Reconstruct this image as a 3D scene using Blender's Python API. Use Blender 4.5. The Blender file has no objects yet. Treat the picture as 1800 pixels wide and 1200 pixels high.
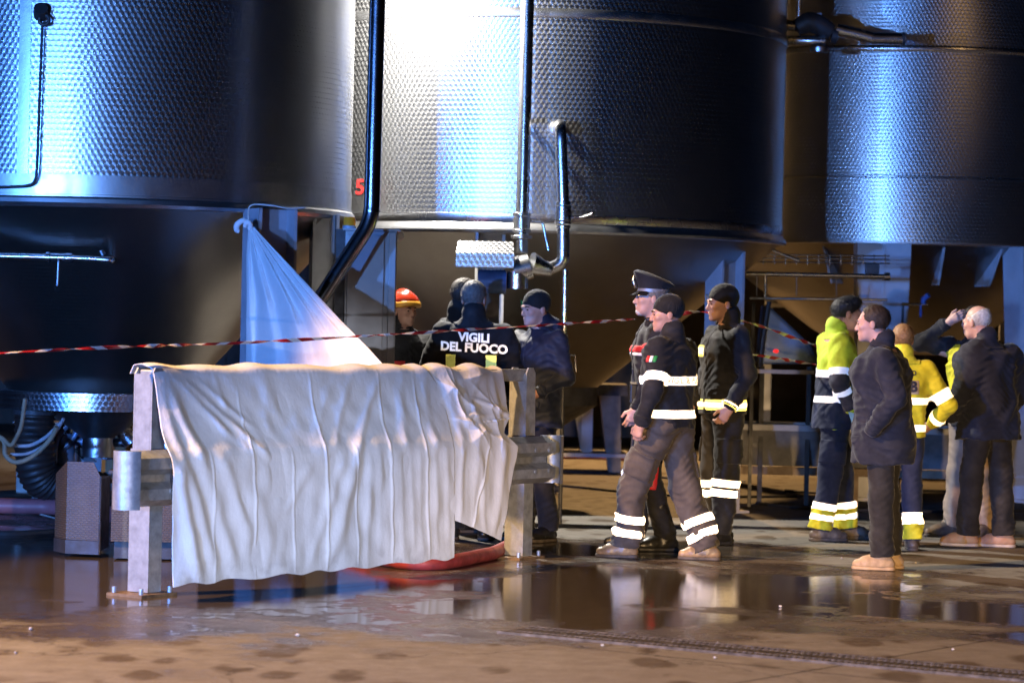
import bpy, math, random
import numpy as np
from mathutils import Vector, Matrix

# ------------------------------------------------------------------ camera, world, lamps, exposure
scene = bpy.context.scene
F_PX, CAM_H = 5000.0, 1.57
ROLL, PITCH = math.radians(1.3), -32.0 / 5000.0
_fw = Vector((0, math.cos(PITCH), math.sin(PITCH)))
_up0 = Vector((0, -math.sin(PITCH), math.cos(PITCH)))
_rt0 = Vector((1, 0, 0))
_up = _up0 * math.cos(ROLL) - _rt0 * math.sin(ROLL)
_rt = _rt0 * math.cos(ROLL) + _up0 * math.sin(ROLL)
CAM = Vector((0, 0, CAM_H))
cam_data = bpy.data.cameras.new('camera')
cam = bpy.data.objects.new('camera', cam_data)
scene.collection.objects.link(cam)
m = Matrix.Identity(4)
for i in range(3):
    m[i][0], m[i][1], m[i][2], m[i][3] = _rt[i], _up[i], -_fw[i], CAM[i]
cam.matrix_world = m
cam_data.sensor_fit = 'HORIZONTAL'
cam_data.sensor_width = 36.0
cam_data.lens = 36.0 * F_PX / 1800.0
cam_data.clip_end = 400
cam_data.dof.use_dof = True
cam_data.dof.focus_distance = 18.3
cam_data.dof.aperture_fstop = 2.8
scene.camera = cam

world = bpy.data.worlds.new('World')
scene.world = world
world.use_nodes = True
wn, wl = world.node_tree.nodes, world.node_tree.links
sky = wn.new('ShaderNodeTexSky')
sky.sky_type = 'NISHITA'
sky.sun_disc = False
sky.sun_elevation = math.radians(-4)
sky.sun_rotation = math.radians(160)
wl.new(sky.outputs[0], wn['Background'].inputs[0])
wn['Background'].inputs[1].default_value = 0.015

def lamp(kind, name, loc, target, power, color, size=0.1, cone=None, blend=0.5, size_y=None):
    d = bpy.data.lights.new(name, kind)
    d.energy = power
    d.color = color
    if kind == 'AREA':
        d.shape = 'RECTANGLE'
        d.size = size
        d.size_y = size_y or size
    else:
        d.shadow_soft_size = size
    if kind == 'SPOT':
        d.spot_size = math.radians(cone or 60)
        d.spot_blend = blend
    o = bpy.data.objects.new(name, d)
    o.location = loc
    o.rotation_euler = (Vector(target) - Vector(loc)).to_track_quat('-Z', 'Y').to_euler()
    scene.collection.objects.link(o)
    return o

WARM = (1.0, 0.57, 0.22)
BLUE = (0.08, 0.28, 1.0)
# sodium yard lamps, the headlamps of the engine the picture is taken from, blue beacons, the work lamp on the middle tank
lamp('SPOT', 'yard_lamp', (-7.5, 12.6, 7.0), (0.6, 15.0, 0.0), 10500, WARM, 0.25, 57, 0.3)
lamp('SPOT', 'yard_lamp_back', (1.2, 33.0, 5.0), (1.8, 30.0, 0.0), 2600, WARM, 0.15, 135, 0.5)
lamp('SPOT', 'yard_lamp_right', (9.0, 13.0, 8.5), (3.3, 25.0, 4.2), 320, WARM, 0.25, 14, 0.6)
lamp('SPOT', 'engine_headlamp', (0.9, -1.2, 0.95), (0.9, 18.0, -0.1), 13000, (1.0, 0.64, 0.30), 0.08, 12.0, 1.0)
lamp('SPOT', 'engine_headlamp_2', (2.9, -1.2, 0.95), (3.0, 18.0, -0.1), 13000, (1.0, 0.64, 0.30), 0.08, 12.0, 1.0)
lamp('SPOT', 'engine_headlamp_3', (2.1, -1.2, 0.80), (-1.15, 17.0, 0.05), 11500, (0.80, 0.84, 1.0), 0.08, 11.0, 1.0)
lamp('SPOT', 'engine_work_lamp', (0.3, -1.0, 1.8), (0.6, 19.0, 0.65), 380, (1.0, 0.95, 0.9), 0.12, 13, 1.0)
lamp('SPOT', 'engine_work_lamp_2', (0.5, -1.0, 1.8), (3.0, 19.0, 0.65), 480, (1.0, 0.95, 0.9), 0.12, 13, 1.0)
lamp('POINT', 'blue_beacon', (-9.0, 5.5, 2.1), (0, 20, 2), 9500, BLUE, 0.16)
lamp('POINT', 'blue_beacon_2', (-6.2, -0.5, 1.7), (0, 20, 2), 8500, (0.17, 0.39, 1.0), 0.16)
lamp('SPOT', 'tank_work_lamp', (-1.2, 22.72, 4.5), (-0.35, 23.5, 3.1), 2300, (1.0, 0.93, 0.82), 0.07, 150, 0.25)

scene.view_settings.view_transform = 'Standard'
scene.view_settings.look = 'None'
scene.view_settings.exposure = 0.0
scene.view_settings.gamma = 1.0
scene.render.engine = 'CYCLES'
scene.cycles.use_denoising = True
scene.cycles.max_bounces = 6
scene.cycles.glossy_bounces = 4
scene.cycles.caustics_reflective = False
scene.cycles.caustics_refractive = False
scene.cycles.sample_clamp_indirect = 4.0

# ------------------------------------------------------------------ pixel directions (1800 x 1200 photograph)
def ray(px, py):
    return _fw + _rt * ((px - 900) / F_PX) - _up * ((py - 600) / F_PX)

def P(px, py, Y):
    d = ray(px, py)
    return CAM + d * (Y / d.y)

def G(px, py, z=0.0):
    d = ray(px, py)
    return CAM + d * ((z - CAM.z) / d.z)

# ------------------------------------------------------------------ objects
def link(o, parent=None):
    scene.collection.objects.link(o)
    if parent is not None:
        o.parent = parent
    return o

def thing(name, label, cat, loc=(0, 0, 0), rz=0.0, group=None):
    o = bpy.data.objects.new(name, None)
    o.location = loc
    o.rotation_euler = (0, 0, rz)
    o['label'] = label
    o['category'] = cat
    if group:
        o['group'] = group
    o.empty_display_size = 0.1
    return link(o)

def tag(o, label, cat, group=None):
    o['label'] = label
    o['category'] = cat
    if group:
        o['group'] = group
    return o

class MB:
    """collects shapes of one mesh"""
    def __init__(self):
        self.v, self.f, self.uv = [], [], {}
    def add(self, vs, fs):
        b = len(self.v)
        self.v += [tuple(q) for q in vs]
        self.f += [tuple(b + i for i in f) for f in fs]
        return self
    def box(self, c, s, rz=0.0, mat=None):
        hx, hy, hz = s[0] / 2, s[1] / 2, s[2] / 2
        vs = [Vector((x * hx, y * hy, z * hz)) for z in (-1, 1) for y in (-1, 1) for x in (-1, 1)]
        M = mat if mat is not None else Matrix.Rotation(rz, 3, 'Z')
        vs = [M @ v + Vector(c) for v in vs]
        return self.add(vs, [(0, 2, 3, 1), (4, 5, 7, 6), (0, 1, 5, 4), (2, 6, 7, 3), (0, 4, 6, 2), (1, 3, 7, 5)])
    def tube(self, pts, r, n=12, caps=True, closed=False):
        pts = [Vector(p) for p in pts]
        rs = r if isinstance(r, (list, tuple)) else [r] * len(pts)
        k = len(pts)
        vs, fs = [], []
        ref = None
        for i, p in enumerate(pts):
            if i == 0:
                t = pts[1] - pts[0]
            elif i == k - 1:
                t = pts[-1] - pts[-2]
            else:
                t = (pts[i + 1] - p).normalized() + (p - pts[i - 1]).normalized()
            t.normalize()
            if ref is None:
                ref = Vector((0, 0, 1)) if abs(t.z) < 0.9 else Vector((1, 0, 0))
            a = ref - t * ref.dot(t)
            a.normalize()
            ref = a
            b = t.cross(a)
            for j in range(n):
                th = 2 * math.pi * j / n
                vs.append(p + (a * math.cos(th) + b * math.sin(th)) * rs[i])
        for i in range(k - 1):
            for j in range(n):
                j2 = (j + 1) % n
                fs.append((i * n + j, i * n + j2, (i + 1) * n + j2, (i + 1) * n + j))
        if caps:
            fs.append(tuple(range(n - 1, -1, -1)))
            fs.append(tuple((k - 1) * n + j for j in range(n)))
        return self.add(vs, fs)
    def cyl(self, a, b, r, n=20, r2=None):
        return self.tube([a, b], [r, r if r2 is None else r2], n)
    def lathe(self, c, prof, n=48, a0=0.0, a1=2 * math.pi, capped=False):
        """prof: (r, z) list round a vertical axis through c"""
        full = abs(a1 - a0 - 2 * math.pi) < 1e-6
        m_ = n if full else n + 1
        vs = []
        for (r, z) in prof:
            for j in range(m_):
                th = a0 + (a1 - a0) * j / n
                vs.append((c[0] + r * math.cos(th), c[1] + r * math.sin(th), c[2] + z))
        fs = []
        for i in range(len(prof) - 1):
            for j in range(n):
                j2 = (j + 1) % m_
                fs.append((i * m_ + j, i * m_ + j2, (i + 1) * m_ + j2, (i + 1) * m_ + j))
        return self.add(vs, fs)
    def prism(self, poly, d):
        """poly: 3d outline, pushed along vector d"""
        n = len(poly)
        d = Vector(d)
        vs = [Vector(p) for p in poly] + [Vector(p) + d for p in poly]
        fs = [tuple(range(n - 1, -1, -1)), tuple(range(n, 2 * n))]
        fs += [(i, (i + 1) % n, n + (i + 1) % n, n + i) for i in range(n)]
        return self.add(vs, fs)
    def build(self, name, mat, parent=None, smooth=False, origin=None, bevel=0.0):
        me = bpy.data.meshes.new(name)
        v = self.v
        if origin is not None:
            ox, oy, oz = origin
            v = [(a - ox, b - oy, c - oz) for a, b, c in v]
        me.from_pydata(v, [], self.f)
        me.validate()
        if mat is not None:
            me.materials.append(mat)
        if smooth:
            me.polygons.foreach_set('use_smooth', [True] * len(me.polygons))
            try:
                me.set_sharp_from_angle(angle=math.radians(40))
            except Exception:
                pass
        o = bpy.data.objects.new(name, me)
        if origin is not None:
            o.location = origin
        link(o, parent)
        if bevel > 0:
            b = o.modifiers.new('bevel', 'BEVEL')
            b.width = bevel
            b.segments = 2
            b.limit_method = 'ANGLE'
        return o

def smooth_path(pts, n=8):
    """Catmull-Rom through pts"""
    pts = [Vector(p) for p in pts]
    out = []
    for i in range(len(pts) - 1):
        p0 = pts[max(i - 1, 0)]; p1 = pts[i]; p2 = pts[i + 1]; p3 = pts[min(i + 2, len(pts) - 1)]
        for k in range(n):
            t = k / n
            out.append(0.5 * ((2 * p1) + (p2 - p0) * t + (2 * p0 - 5 * p1 + 4 * p2 - p3) * t * t + (3 * p1 - p0 - 3 * p2 + p3) * t ** 3))
    out.append(pts[-1])
    return out

def elbow_path(pts, r, n=6):
    """straight runs with rounded corners of radius r"""
    pts = [Vector(p) for p in pts]
    out = [pts[0]]
    for i in range(1, len(pts) - 1):
        a, b, c = pts[i - 1], pts[i], pts[i + 1]
        u, w = (a - b), (c - b)
        ru = min(r, u.length * 0.45, w.length * 0.45)
        s, e = b + u.normalized() * ru, b + w.normalized() * ru
        for k in range(n + 1):
            t = k / n
            out.append(s * (1 - t) ** 2 + b * 2 * t * (1 - t) + e * t * t)
    out.append(pts[-1])
    return out

# ------------------------------------------------------------------ materials
MATS = {}
def nodes_of(name):
    mt = bpy.data.materials.new(name)
    mt.use_nodes = True
    nt = mt.node_tree
    return mt, nt, nt.nodes['Principled BSDF']

def N(nt, kind, **kw):
    n = nt.nodes.new('ShaderNode' + kind)
    for k, v in kw.items():
        if k == 'inp':
            for kk, vv in v.items():
                if hasattr(vv, 'is_linked') or isinstance(vv, bpy.types.NodeSocket):
                    nt.links.new(vv, n.inputs[kk])
                else:
                    n.inputs[kk].default_value = vv
        else:
            setattr(n, k, v)
    return n

def MATH(nt, op, a, b=None, c=None, clamp=False):
    n = nt.nodes.new('ShaderNodeMath')
    n.operation = op
    n.use_clamp = clamp
    for i, x in enumerate((a, b, c)):
        if x is None:
            continue
        if isinstance(x, (int, float)):
            n.inputs[i].default_value = x
        else:
            nt.links.new(x, n.inputs[i])
    return n.outputs[0]

def VM(nt, op, a, b=None, scale=None):
    n = nt.nodes.new('ShaderNodeVectorMath')
    n.operation = op
    for i, x in enumerate((a, b)):
        if x is None:
            continue
        if isinstance(x, (tuple, list)):
            n.inputs[i].default_value = x
        else:
            nt.links.new(x, n.inputs[i])
    if scale is not None:
        if isinstance(scale, (int, float)):
            n.inputs['Scale'].default_value = scale
        else:
            nt.links.new(scale, n.inputs['Scale'])
    return n

def MIXC(nt, fac, a, b, blend='MIX'):
    n = nt.nodes.new('ShaderNodeMix')
    n.data_type = 'RGBA'
    n.blend_type = blend
    for key, x in ((0, fac), (6, a), (7, b)):
        if isinstance(x, (int, float)):
            n.inputs[key].default_value = x
        elif isinstance(x, (tuple, list)):
            n.inputs[key].default_value = tuple(x) + ((1,) if len(x) == 3 else ())
        else:
            nt.links.new(x, n.inputs[key])
    return n.outputs[2]

def RAMP(nt, fac, lo, hi, a=0.0, b=1.0):
    n = nt.nodes.new('ShaderNodeMapRange')
    nt.links.new(fac, n.inputs[0])
    n.inputs[1].default_value, n.inputs[2].default_value = lo, hi
    n.inputs[3].default_value, n.inputs[4].default_value = a, b
    return n.outputs[0]

def simple(name, col, rough=0.5, metal=0.0, var=0.15, scale=8.0, bump=0.0, bscale=60.0, spec=0.5, col2=None, sheen=0.0, coat=0.0):
    """a plain surface with a little uneven colour, gloss and relief"""
    if name in MATS:
        return MATS[name]
    mt, nt, bs = nodes_of(name)
    tc = N(nt, 'TexCoord')
    no = N(nt, 'TexNoise', inp={'Vector': tc.outputs['Object'], 'Scale': scale, 'Detail': 5.0, 'Roughness': 0.6})
    c2 = col2 or tuple(max(0, c * (1 - 2.2 * var)) for c in col)
    c1 = tuple(min(1, c * (1 + var)) for c in col) if col2 is None else col
    nt.links.new(MIXC(nt, RAMP(nt, no.outputs[0], 0.3, 0.7), c2, c1), bs.inputs['Base Color'])
    nt.links.new(RAMP(nt, no.outputs[0], 0.25, 0.75, min(1, rough * 1.25), rough * 0.8), bs.inputs['Roughness'])
    bs.inputs['Metallic'].default_value = metal
    bs.inputs['Specular IOR Level'].default_value = spec
    if sheen:
        bs.inputs['Sheen Weight'].default_value = sheen
        bs.inputs['Sheen Roughness'].default_value = 0.4
    if coat:
        bs.inputs['Coat Weight'].default_value = coat
        bs.inputs['Coat Roughness'].default_value = 0.08
    if bump:
        n2 = N(nt, 'TexNoise', inp={'Vector': tc.outputs['Object'], 'Scale': bscale, 'Detail': 4.0})
        bp = N(nt, 'Bump', inp={'Height': n2.outputs[0], 'Strength': bump, 'Distance': 0.01})
        nt.links.new(bp.outputs[0], bs.inputs['Normal'])
    MATS[name] = mt
    return mt

def engine_turned(name, pitch=0.044, col=(0.56, 0.57, 0.59), rough=0.31, aniso=0.6):
    """stainless sheet polished in overlapping round spots; UV in metres"""
    mt, nt, bs = nodes_of(name)
    uv = N(nt, 'UVMap')
    sp = N(nt, 'SeparateXYZ', inp={0: uv.outputs[0]})
    u = MATH(nt, 'DIVIDE', sp.outputs[0], pitch)
    v = MATH(nt, 'DIVIDE', sp.outputs[1], pitch * 0.9)
    row = MATH(nt, 'FLOOR', v)
    off = MATH(nt, 'MULTIPLY', MATH(nt, 'PINGPONG', row, 1.0), 0.5)
    cu = MATH(nt, 'SUBTRACT', MATH(nt, 'FRACT', MATH(nt, 'ADD', u, off)), 0.5)
    cv = MATH(nt, 'SUBTRACT', MATH(nt, 'FRACT', v), 0.62)
    geo = N(nt, 'NewGeometry')
    nrm = geo.outputs['Normal']
    uh = VM(nt, 'NORMALIZE', VM(nt, 'CROSS_PRODUCT', (0, 0, 1), nrm).outputs[0]).outputs[0]
    vh = VM(nt, 'CROSS_PRODUCT', nrm, uh).outputs[0]
    t1 = VM(nt, 'SCALE', uh, scale=MATH(nt, 'MULTIPLY', cv, -1.0)).outputs[0]
    t2 = VM(nt, 'SCALE', vh, scale=cu).outputs[0]
    tan = VM(nt, 'NORMALIZE', VM(nt, 'ADD', t1, t2).outputs[0]).outputs[0]
    nt.links.new(tan, bs.inputs['Tangent'])
    bs.inputs['Metallic'].default_value = 1.0
    bs.inputs['Anisotropic'].default_value = aniso
    tc = N(nt, 'TexCoord')
    no = N(nt, 'TexNoise', inp={'Vector': tc.outputs['Object'], 'Scale': 1.3, 'Detail': 5.0, 'Roughness': 0.65})
    nt.links.new(MIXC(nt, RAMP(nt, no.outputs[0], 0.35, 0.7), tuple(c * 0.82 for c in col), col), bs.inputs['Base Color'])
    r2 = MATH(nt, 'ADD', MATH(nt, 'MULTIPLY', cu, cu), MATH(nt, 'MULTIPLY', cv, cv))
    nt.links.new(MATH(nt, 'ADD', RAMP(nt, no.outputs[0], 0.3, 0.7, rough * 1.06, rough * 0.94), MATH(nt, 'MULTIPLY', r2, -0.06)), bs.inputs['Roughness'])
    bp = N(nt, 'Bump', inp={'Height': r2, 'Strength': 0.14, 'Distance': 0.006})
    nt.links.new(bp.outputs[0], bs.inputs['Normal'])
    MATS[name] = mt
    return mt

def brushed(name, col=(0.6, 0.61, 0.63), rough=0.25, scale=6.0):
    mt = simple(name, col, rough, 1.0, 0.12, scale, 0.03, 40)
    return mt

def retro(name, tint=(0.85, 0.86, 0.84)):
    """glass-bead retroreflective tape: matt silver that also sends light back the way it came"""
    mt, nt, bs = nodes_of(name)
    tc = N(nt, 'TexCoord')
    no = N(nt, 'TexNoise', inp={'Vector': tc.outputs['Object'], 'Scale': 22.0, 'Detail': 4.0})
    nt.links.new(MIXC(nt, RAMP(nt, no.outputs[0], 0.3, 0.7), tuple(c * 0.8 for c in tint), tint), bs.inputs['Base Color'])
    bs.inputs['Roughness'].default_value = 0.6
    geo = N(nt, 'NewGeometry')
    gl = N(nt, 'BsdfGlossy', inp={'Color': tuple(tint) + (1,), 'Roughness': 0.34})
    nt.links.new(geo.outputs['Incoming'], gl.inputs['Normal'])
    mx = N(nt, 'MixShader', inp={0: 0.5})
    nt.links.new(bs.outputs[0], mx.inputs[1])
    nt.links.new(gl.outputs[0], mx.inputs[2])
    nt.links.new(mx.outputs[0], nt.nodes['Material Output'].inputs[0])
    MATS[name] = mt
    return mt

STEEL = brushed('stainless_steel')
STEEL_DK = brushed('stainless_satin', (0.48, 0.49, 0.51), 0.34)
CHROME = brushed('polished_pipe', (0.72, 0.73, 0.75), 0.27)
TURNED = engine_turned('engine_turned_sheet')
TURNED_F = engine_turned('engine_turned_fine', 0.038)
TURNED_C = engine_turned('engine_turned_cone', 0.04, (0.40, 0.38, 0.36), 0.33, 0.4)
GALV = simple('galvanised_steel', (0.40, 0.43, 0.46), 0.45, 0.5, 0.18, 14, 0.12, 45)
PAINT_GREY = simple('grey_painted_steel', (0.42, 0.42, 0.44), 0.5, 0.0, 0.1, 5, 0.05, 30)
PAINT_WHITE = simple('pale_painted_steel', (0.62, 0.62, 0.63), 0.45, 0.0, 0.08, 5, 0.05, 30)
DARK = simple('dark_machine_metal', (0.06, 0.06, 0.065), 0.5, 0.3, 0.2, 10, 0.1, 40)
RUBBER = simple('black_rubber', (0.02, 0.02, 0.022), 0.55, 0.0, 0.2, 12, 0.1, 50)
RETRO = retro('silver_reflective_tape')
RETRO_Y = retro('yellow_reflective_tape', (0.80, 0.86, 0.22))

# ------------------------------------------------------------------ ground
def ground_material():
    mt, nt, bs = nodes_of('wet_concrete')
    geo = N(nt, 'NewGeometry')
    pos = geo.outputs['Position']
    warp = N(nt, 'TexNoise', inp={'Vector': pos, 'Scale': 1.1, 'Detail': 6.0, 'Roughness': 0.62})
    fine = N(nt, 'TexNoise', inp={'Vector': pos, 'Scale': 7.0, 'Detail': 8.0, 'Roughness': 0.7})
    grit = N(nt, 'TexNoise', inp={'Vector': pos, 'Scale': 90.0, 'Detail': 3.0})
    def blob(cx, cy, rx, ry, rz=0.0):
        mp = N(nt, 'Mapping', vector_type='TEXTURE', inp={'Vector': pos, 'Location': (cx, cy, 0), 'Rotation': (0, 0, rz), 'Scale': (rx, ry, 1)})
        ln = VM(nt, 'LENGTH', mp.outputs[0])
        return MATH(nt, 'SUBTRACT', 1.0, ln.outputs['Value'])
    m_ = None
    for b in ((-1.9, 17.2, 3.0, 3.3, 0.0), (0.9, 17.0, 1.9, 2.2, -0.5), (0.2, 15.6, 1.8, 1.1, -0.4), (2.6, 16.0, 1.5, 0.75, -0.5), (3.1, 14.6, 1.0, 0.4, -0.5), (-4.2, 18.6, 2.0, 3.3, 0.0), (1.0, 20.0, 1.3, 0.9, 0.2)):
        x = blob(*b)
        m_ = x if m_ is None else MATH(nt, 'MAXIMUM', m_, x)
    nz = MATH(nt, 'MULTIPLY', MATH(nt, 'SUBTRACT', warp.outputs[0], 0.5), 2.1)
    nz2 = MATH(nt, 'MULTIPLY', MATH(nt, 'SUBTRACT', fine.outputs[0], 0.5), 1.0)
    field = MATH(nt, 'ADD', MATH(nt, 'ADD', m_, nz), nz2)
    damp = RAMP(nt, field, -0.22, 0.06)
    wet = RAMP(nt, field, 0.12, 0.32)
    # damp footprints and drips in front
    mp = N(nt, 'Mapping', inp={'Vector': pos, 'Rotation': (0, 0, 0.35), 'Scale': (3.6, 1.9, 1.0)})
    wv = VM(nt, 'ADD', mp.outputs[0], VM(nt, 'SCALE', fine.outputs[1], scale=0.55).outputs[0])
    vo = N(nt, 'TexVoronoi', voronoi_dimensions='2D', inp={'Vector': wv.outputs[0], 'Scale': 1.0, 'Randomness': 1.0})
    sv = N(nt, 'SeparateXYZ', inp={0: vo.outputs['Color']})
    rad = RAMP(nt, sv.outputs[0], 0.25, 1.0, 0.0, 0.46)
    spot = RAMP(nt, MATH(nt, 'SUBTRACT', rad, vo.outputs['Distance']), -0.03, 0.12)
    spot = MATH(nt, 'MULTIPLY', spot, RAMP(nt, warp.outputs[0], 0.36, 0.48))
    spotm = MATH(nt, 'MULTIPLY', spot, 0.95)
    # slab joints and hairline cracks
    br = N(nt, 'TexBrick', offset=0.0, inp={'Vector': N(nt, 'Mapping', inp={'Vector': pos, 'Rotation': (0, 0, -0.94), 'Location': (0.6, 1.4, 0)}).outputs[0], 'Scale': 1.0, 'Mortar Size': 0.010, 'Mortar Smooth': 0.3, 'Brick Width': 4.0, 'Row Height': 4.0})
    joint = br.outputs['Fac']
    cr = N(nt, 'TexVoronoi', feature='DISTANCE_TO_EDGE', inp={'Vector': VM(nt, 'ADD', pos, VM(nt, 'SCALE', warp.outputs[1], scale=0.9).outputs[0]).outputs[0], 'Scale': 0.35})
    crack = RAMP(nt, cr.outputs['Distance'], 0.0, 0.004, 1.0, 0.0)
    base = MIXC(nt, RAMP(nt, fine.outputs[0], 0.25, 0.75), (0.128, 0.118, 0.105), (0.24, 0.226, 0.206))
    base = MIXC(nt, RAMP(nt, warp.outputs[0], 0.35, 0.65), base, MIXC(nt, 0.5, base, (0.14, 0.12, 0.10)))
    base = MIXC(nt, RAMP(nt, grit.outputs[0], 0.55, 0.75, 0.0, 0.35), base, (0.32, 0.30, 0.28))
    base = MIXC(nt, MATH(nt, 'MULTIPLY', crack, 0.7), base, (0.04, 0.035, 0.03))
    base = MIXC(nt, MATH(nt, 'MULTIPLY', joint, 0.85), base, (0.035, 0.03, 0.027))
    wetness = MATH(nt, 'MAXIMUM', damp, spotm)
    col = MIXC(nt, wetness, base, MIXC(nt, 1.0, base, (0.50, 0.44, 0.38), 'MULTIPLY'))
    col = MIXC(nt, MATH(nt, 'MULTIPLY', wet, 0.35), col, (0.03, 0.024, 0.017))
    nt.links.new(col, bs.inputs['Base Color'])
    dry_r = RAMP(nt, fine.outputs[0], 0.3, 0.7, 0.78, 0.6)
    r = N(nt, 'Mix', inp={})
    damp_r = RAMP(nt, grit.outputs[0], 0.3, 0.7, 0.30, 0.20)
    mx1 = MATH(nt, 'ADD', MATH(nt, 'MULTIPLY', dry_r, MATH(nt, 'SUBTRACT', 1.0, damp)), MATH(nt, 'MULTIPLY', damp_r, damp))
    wet_r = RAMP(nt, fine.outputs[0], 0.3, 0.7, 0.02, 0.09)
    mx2 = MATH(nt, 'ADD', MATH(nt, 'MULTIPLY', mx1, MATH(nt, 'SUBTRACT', 1.0, wet)), MATH(nt, 'MULTIPLY', wet_r, wet))
    nt.links.new(mx2, bs.inputs['Roughness'])
    bs.inputs['IOR'].default_value = 1.38
    nt.links.new(RAMP(nt, damp, 0.0, 1.0, 0.12, 0.5), bs.inputs['Specular IOR Level'])
    nt.nodes.remove(r)
    h = MATH(nt, 'ADD', MATH(nt, 'MULTIPLY', grit.outputs[0], 0.35), MATH(nt, 'MULTIPLY', fine.outputs[0], 1.0))
    h = MATH(nt, 'MULTIPLY', h, RAMP(nt, wet, 0.0, 1.0, 1.0, 0.10))
    h = MATH(nt, 'SUBTRACT', h, MATH(nt, 'MULTIPLY', joint, 1.2))
    bp = N(nt, 'Bump', inp={'Height': h, 'Strength': 0.5, 'Distance': 0.012})
    nt.links.new(bp.outputs[0], bs.inputs['Normal'])
    return mt

g_ = MB()
g_.add([(-90, -25, 0), (90, -25, 0), (90, 140, 0), (-90, 140, 0)], [(0, 1, 2, 3)])
gnd = g_.build('ground', ground_material())
gnd['kind'] = 'structure'

# drain channel with a ribbed grating
DR_A, DR_B = G(905, 1108), G(1900, 1199)
de = (DR_B - DR_A); DL = de.length; de.normalize()
dn = Vector((-de.y, de.x, 0))
RZ_DR = math.atan2(de.y, de.x)
dr = thing('drain_grating', 'ribbed steel drain grating set in the concrete in front', 'drain grating', DR_A, RZ_DR)
ch = MB().box((DL / 2, 0, 0.003), (DL, 0.30, 0.002)).build('channel_bed', simple('dark_channel_backing', (0.035, 0.032, 0.028), 0.4, 0, 0.3, 20, 0.3, 40), dr)  # flat dark backing: shade of the recessed channel put into its colour
fr = MB()
fr.box((DL / 2, -0.158, 0.006), (DL, 0.022, 0.014)); fr.box((DL / 2, 0.158, 0.006), (DL, 0.022, 0.014))
IRON = simple('cast_iron', (0.10, 0.085, 0.07), 0.75, 0.0, 0.3, 20, 0.2, 50, 0.2)
fr.build('frame', IRON, dr)
bars = MB()
x = 0.02
while x < DL - 0.02:
    bars.box((x, 0, 0.007), (0.016, 0.292, 0.008))
    x += 0.034
for y in (-0.075, 0.075):
    bars.box((DL / 2, y, 0.0085), (DL - 0.03, 0.016, 0.008))
b_ = bars.build('grating_bars', IRON, dr)
b_['kind'] = 'stuff'

# small pale pebbles and litter on the concrete
PEB = simple('pale_pebble', (0.36, 0.33, 0.29), 0.6, 0, 0.2, 30)
for i, (px, py, s) in enumerate(((54, 1107, 1.2), (523, 1118, 1.2), (1059, 1135, 0.9), (1372, 1067, 1.0), (1257, 1157, 0.9), (1262, 1130, 0.7), (1480, 982, 0.9), (1465, 966, 0.8), (28, 1148, 0.8), (1530, 1172, 0.7), (1610, 990, 0.8), (1675, 1142, 0.8))):
    c = G(px, py)
    r = 0.0095 * s
    mb = MB(); rr = random.Random(i)
    prof = [(0.001, -r * 0.7), (r * 0.8, -r * 0.4), (r, 0), (r * 0.7, r * 0.6), (0.001, r * 0.8)]
    mb.lathe((0, 0, 0), prof, 8)
    mb.v = [(a * rr.uniform(.8, 1.3), b * rr.uniform(.8, 1.3), z) for a, b, z in mb.v]
    o = mb.build('pebble', PEB, None, True)
    o.location = (c.x, c.y, r * 0.68)
    tag(o, ('large pale pebble near the left edge, front of the rail post', 'large pale pebble in front of the big sheet', 'pale pebble on the near side of the grating start', 'pale pebble in the puddle right of the striding man',
            'pale pebble just below the middle of the grating', 'tiny pale pebble on the far side of the grating middle', 'pale pebble by the boots of the lime jacket', 'pale pebble between the lime jacket and the long coat',
            'pale pebble in the bottom left corner of the yard', 'tiny pale pebble at the right end of the grating', 'pale pebble right of the tan shoes', 'pale pebble between grating and right edge puddle')[i], 'pebble', 'pale pebbles scattered on the yard')

# ------------------------------------------------------------------ tanks
def turned_surface(name, c, prof, n, mat, parent, a0=0.0, a1=2 * math.pi, R=None):
    me = bpy.data.meshes.new(name)
    R = R or max(r for r, z in prof)
    vs, fs, uvs = [], [], []
    vv = [0.0]
    for i in range(1, len(prof)):
        vv.append(vv[-1] + math.hypot(prof[i][0] - prof[i - 1][0], prof[i][1] - prof[i - 1][1]))
    for i, (r, z) in enumerate(prof):
        for j in range(n + 1):
            th = a0 + (a1 - a0) * j / n
            vs.append((c[0] + r * math.cos(th), c[1] + r * math.sin(th), c[2] + z))
            uvs.append((th * R, vv[i]))
    for i in range(len(prof) - 1):
        for j in range(n):
            a = i * (n + 1) + j
            fs.append((a, a + 1, a + n + 2, a + n + 1))
    me.from_pydata(vs, [], fs)
    ul = me.uv_layers.new(name='UVMap')
    li = np.empty(len(me.loops), dtype=np.int32)
    me.loops.foreach_get('vertex_index', li)
    ul.data.foreach_set('uv', np.array(uvs, dtype=np.float32)[li].ravel())
    me.polygons.foreach_set('use_smooth', [True] * len(me.polygons))
    me.set_sharp_from_angle(angle=math.radians(35))
    me.materials.append(mat)
    o = bpy.data.objects.new(name, me)
    link(o, parent)
    return o

def hcol(parent, x, y, z0, z1, w, d, rz, mat, name='leg', t=0.022, foot=True):
    """H-section column with a foot plate"""
    mb = MB()
    Rm = Matrix.Rotation(rz, 3, 'Z')
    def bx(cx, cy, sx, sy, za, zb):
        c = Rm @ Vector((cx, cy, 0))
        mb.box((x + c.x, y + c.y, (za + zb) / 2), (sx, sy, zb - za), rz)
    bx(-w / 2 + t / 2, 0, t, d, z0, z1); bx(w / 2 - t / 2, 0, t, d, z0, z1)
    bx(0, 0, w - 2 * t, t, z0, z1)
    if foot:
        bx(0, 0, w + 0.12, d + 0.12, z0 - 0.02, z0)
    return mb.build(name, mat, parent)

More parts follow.
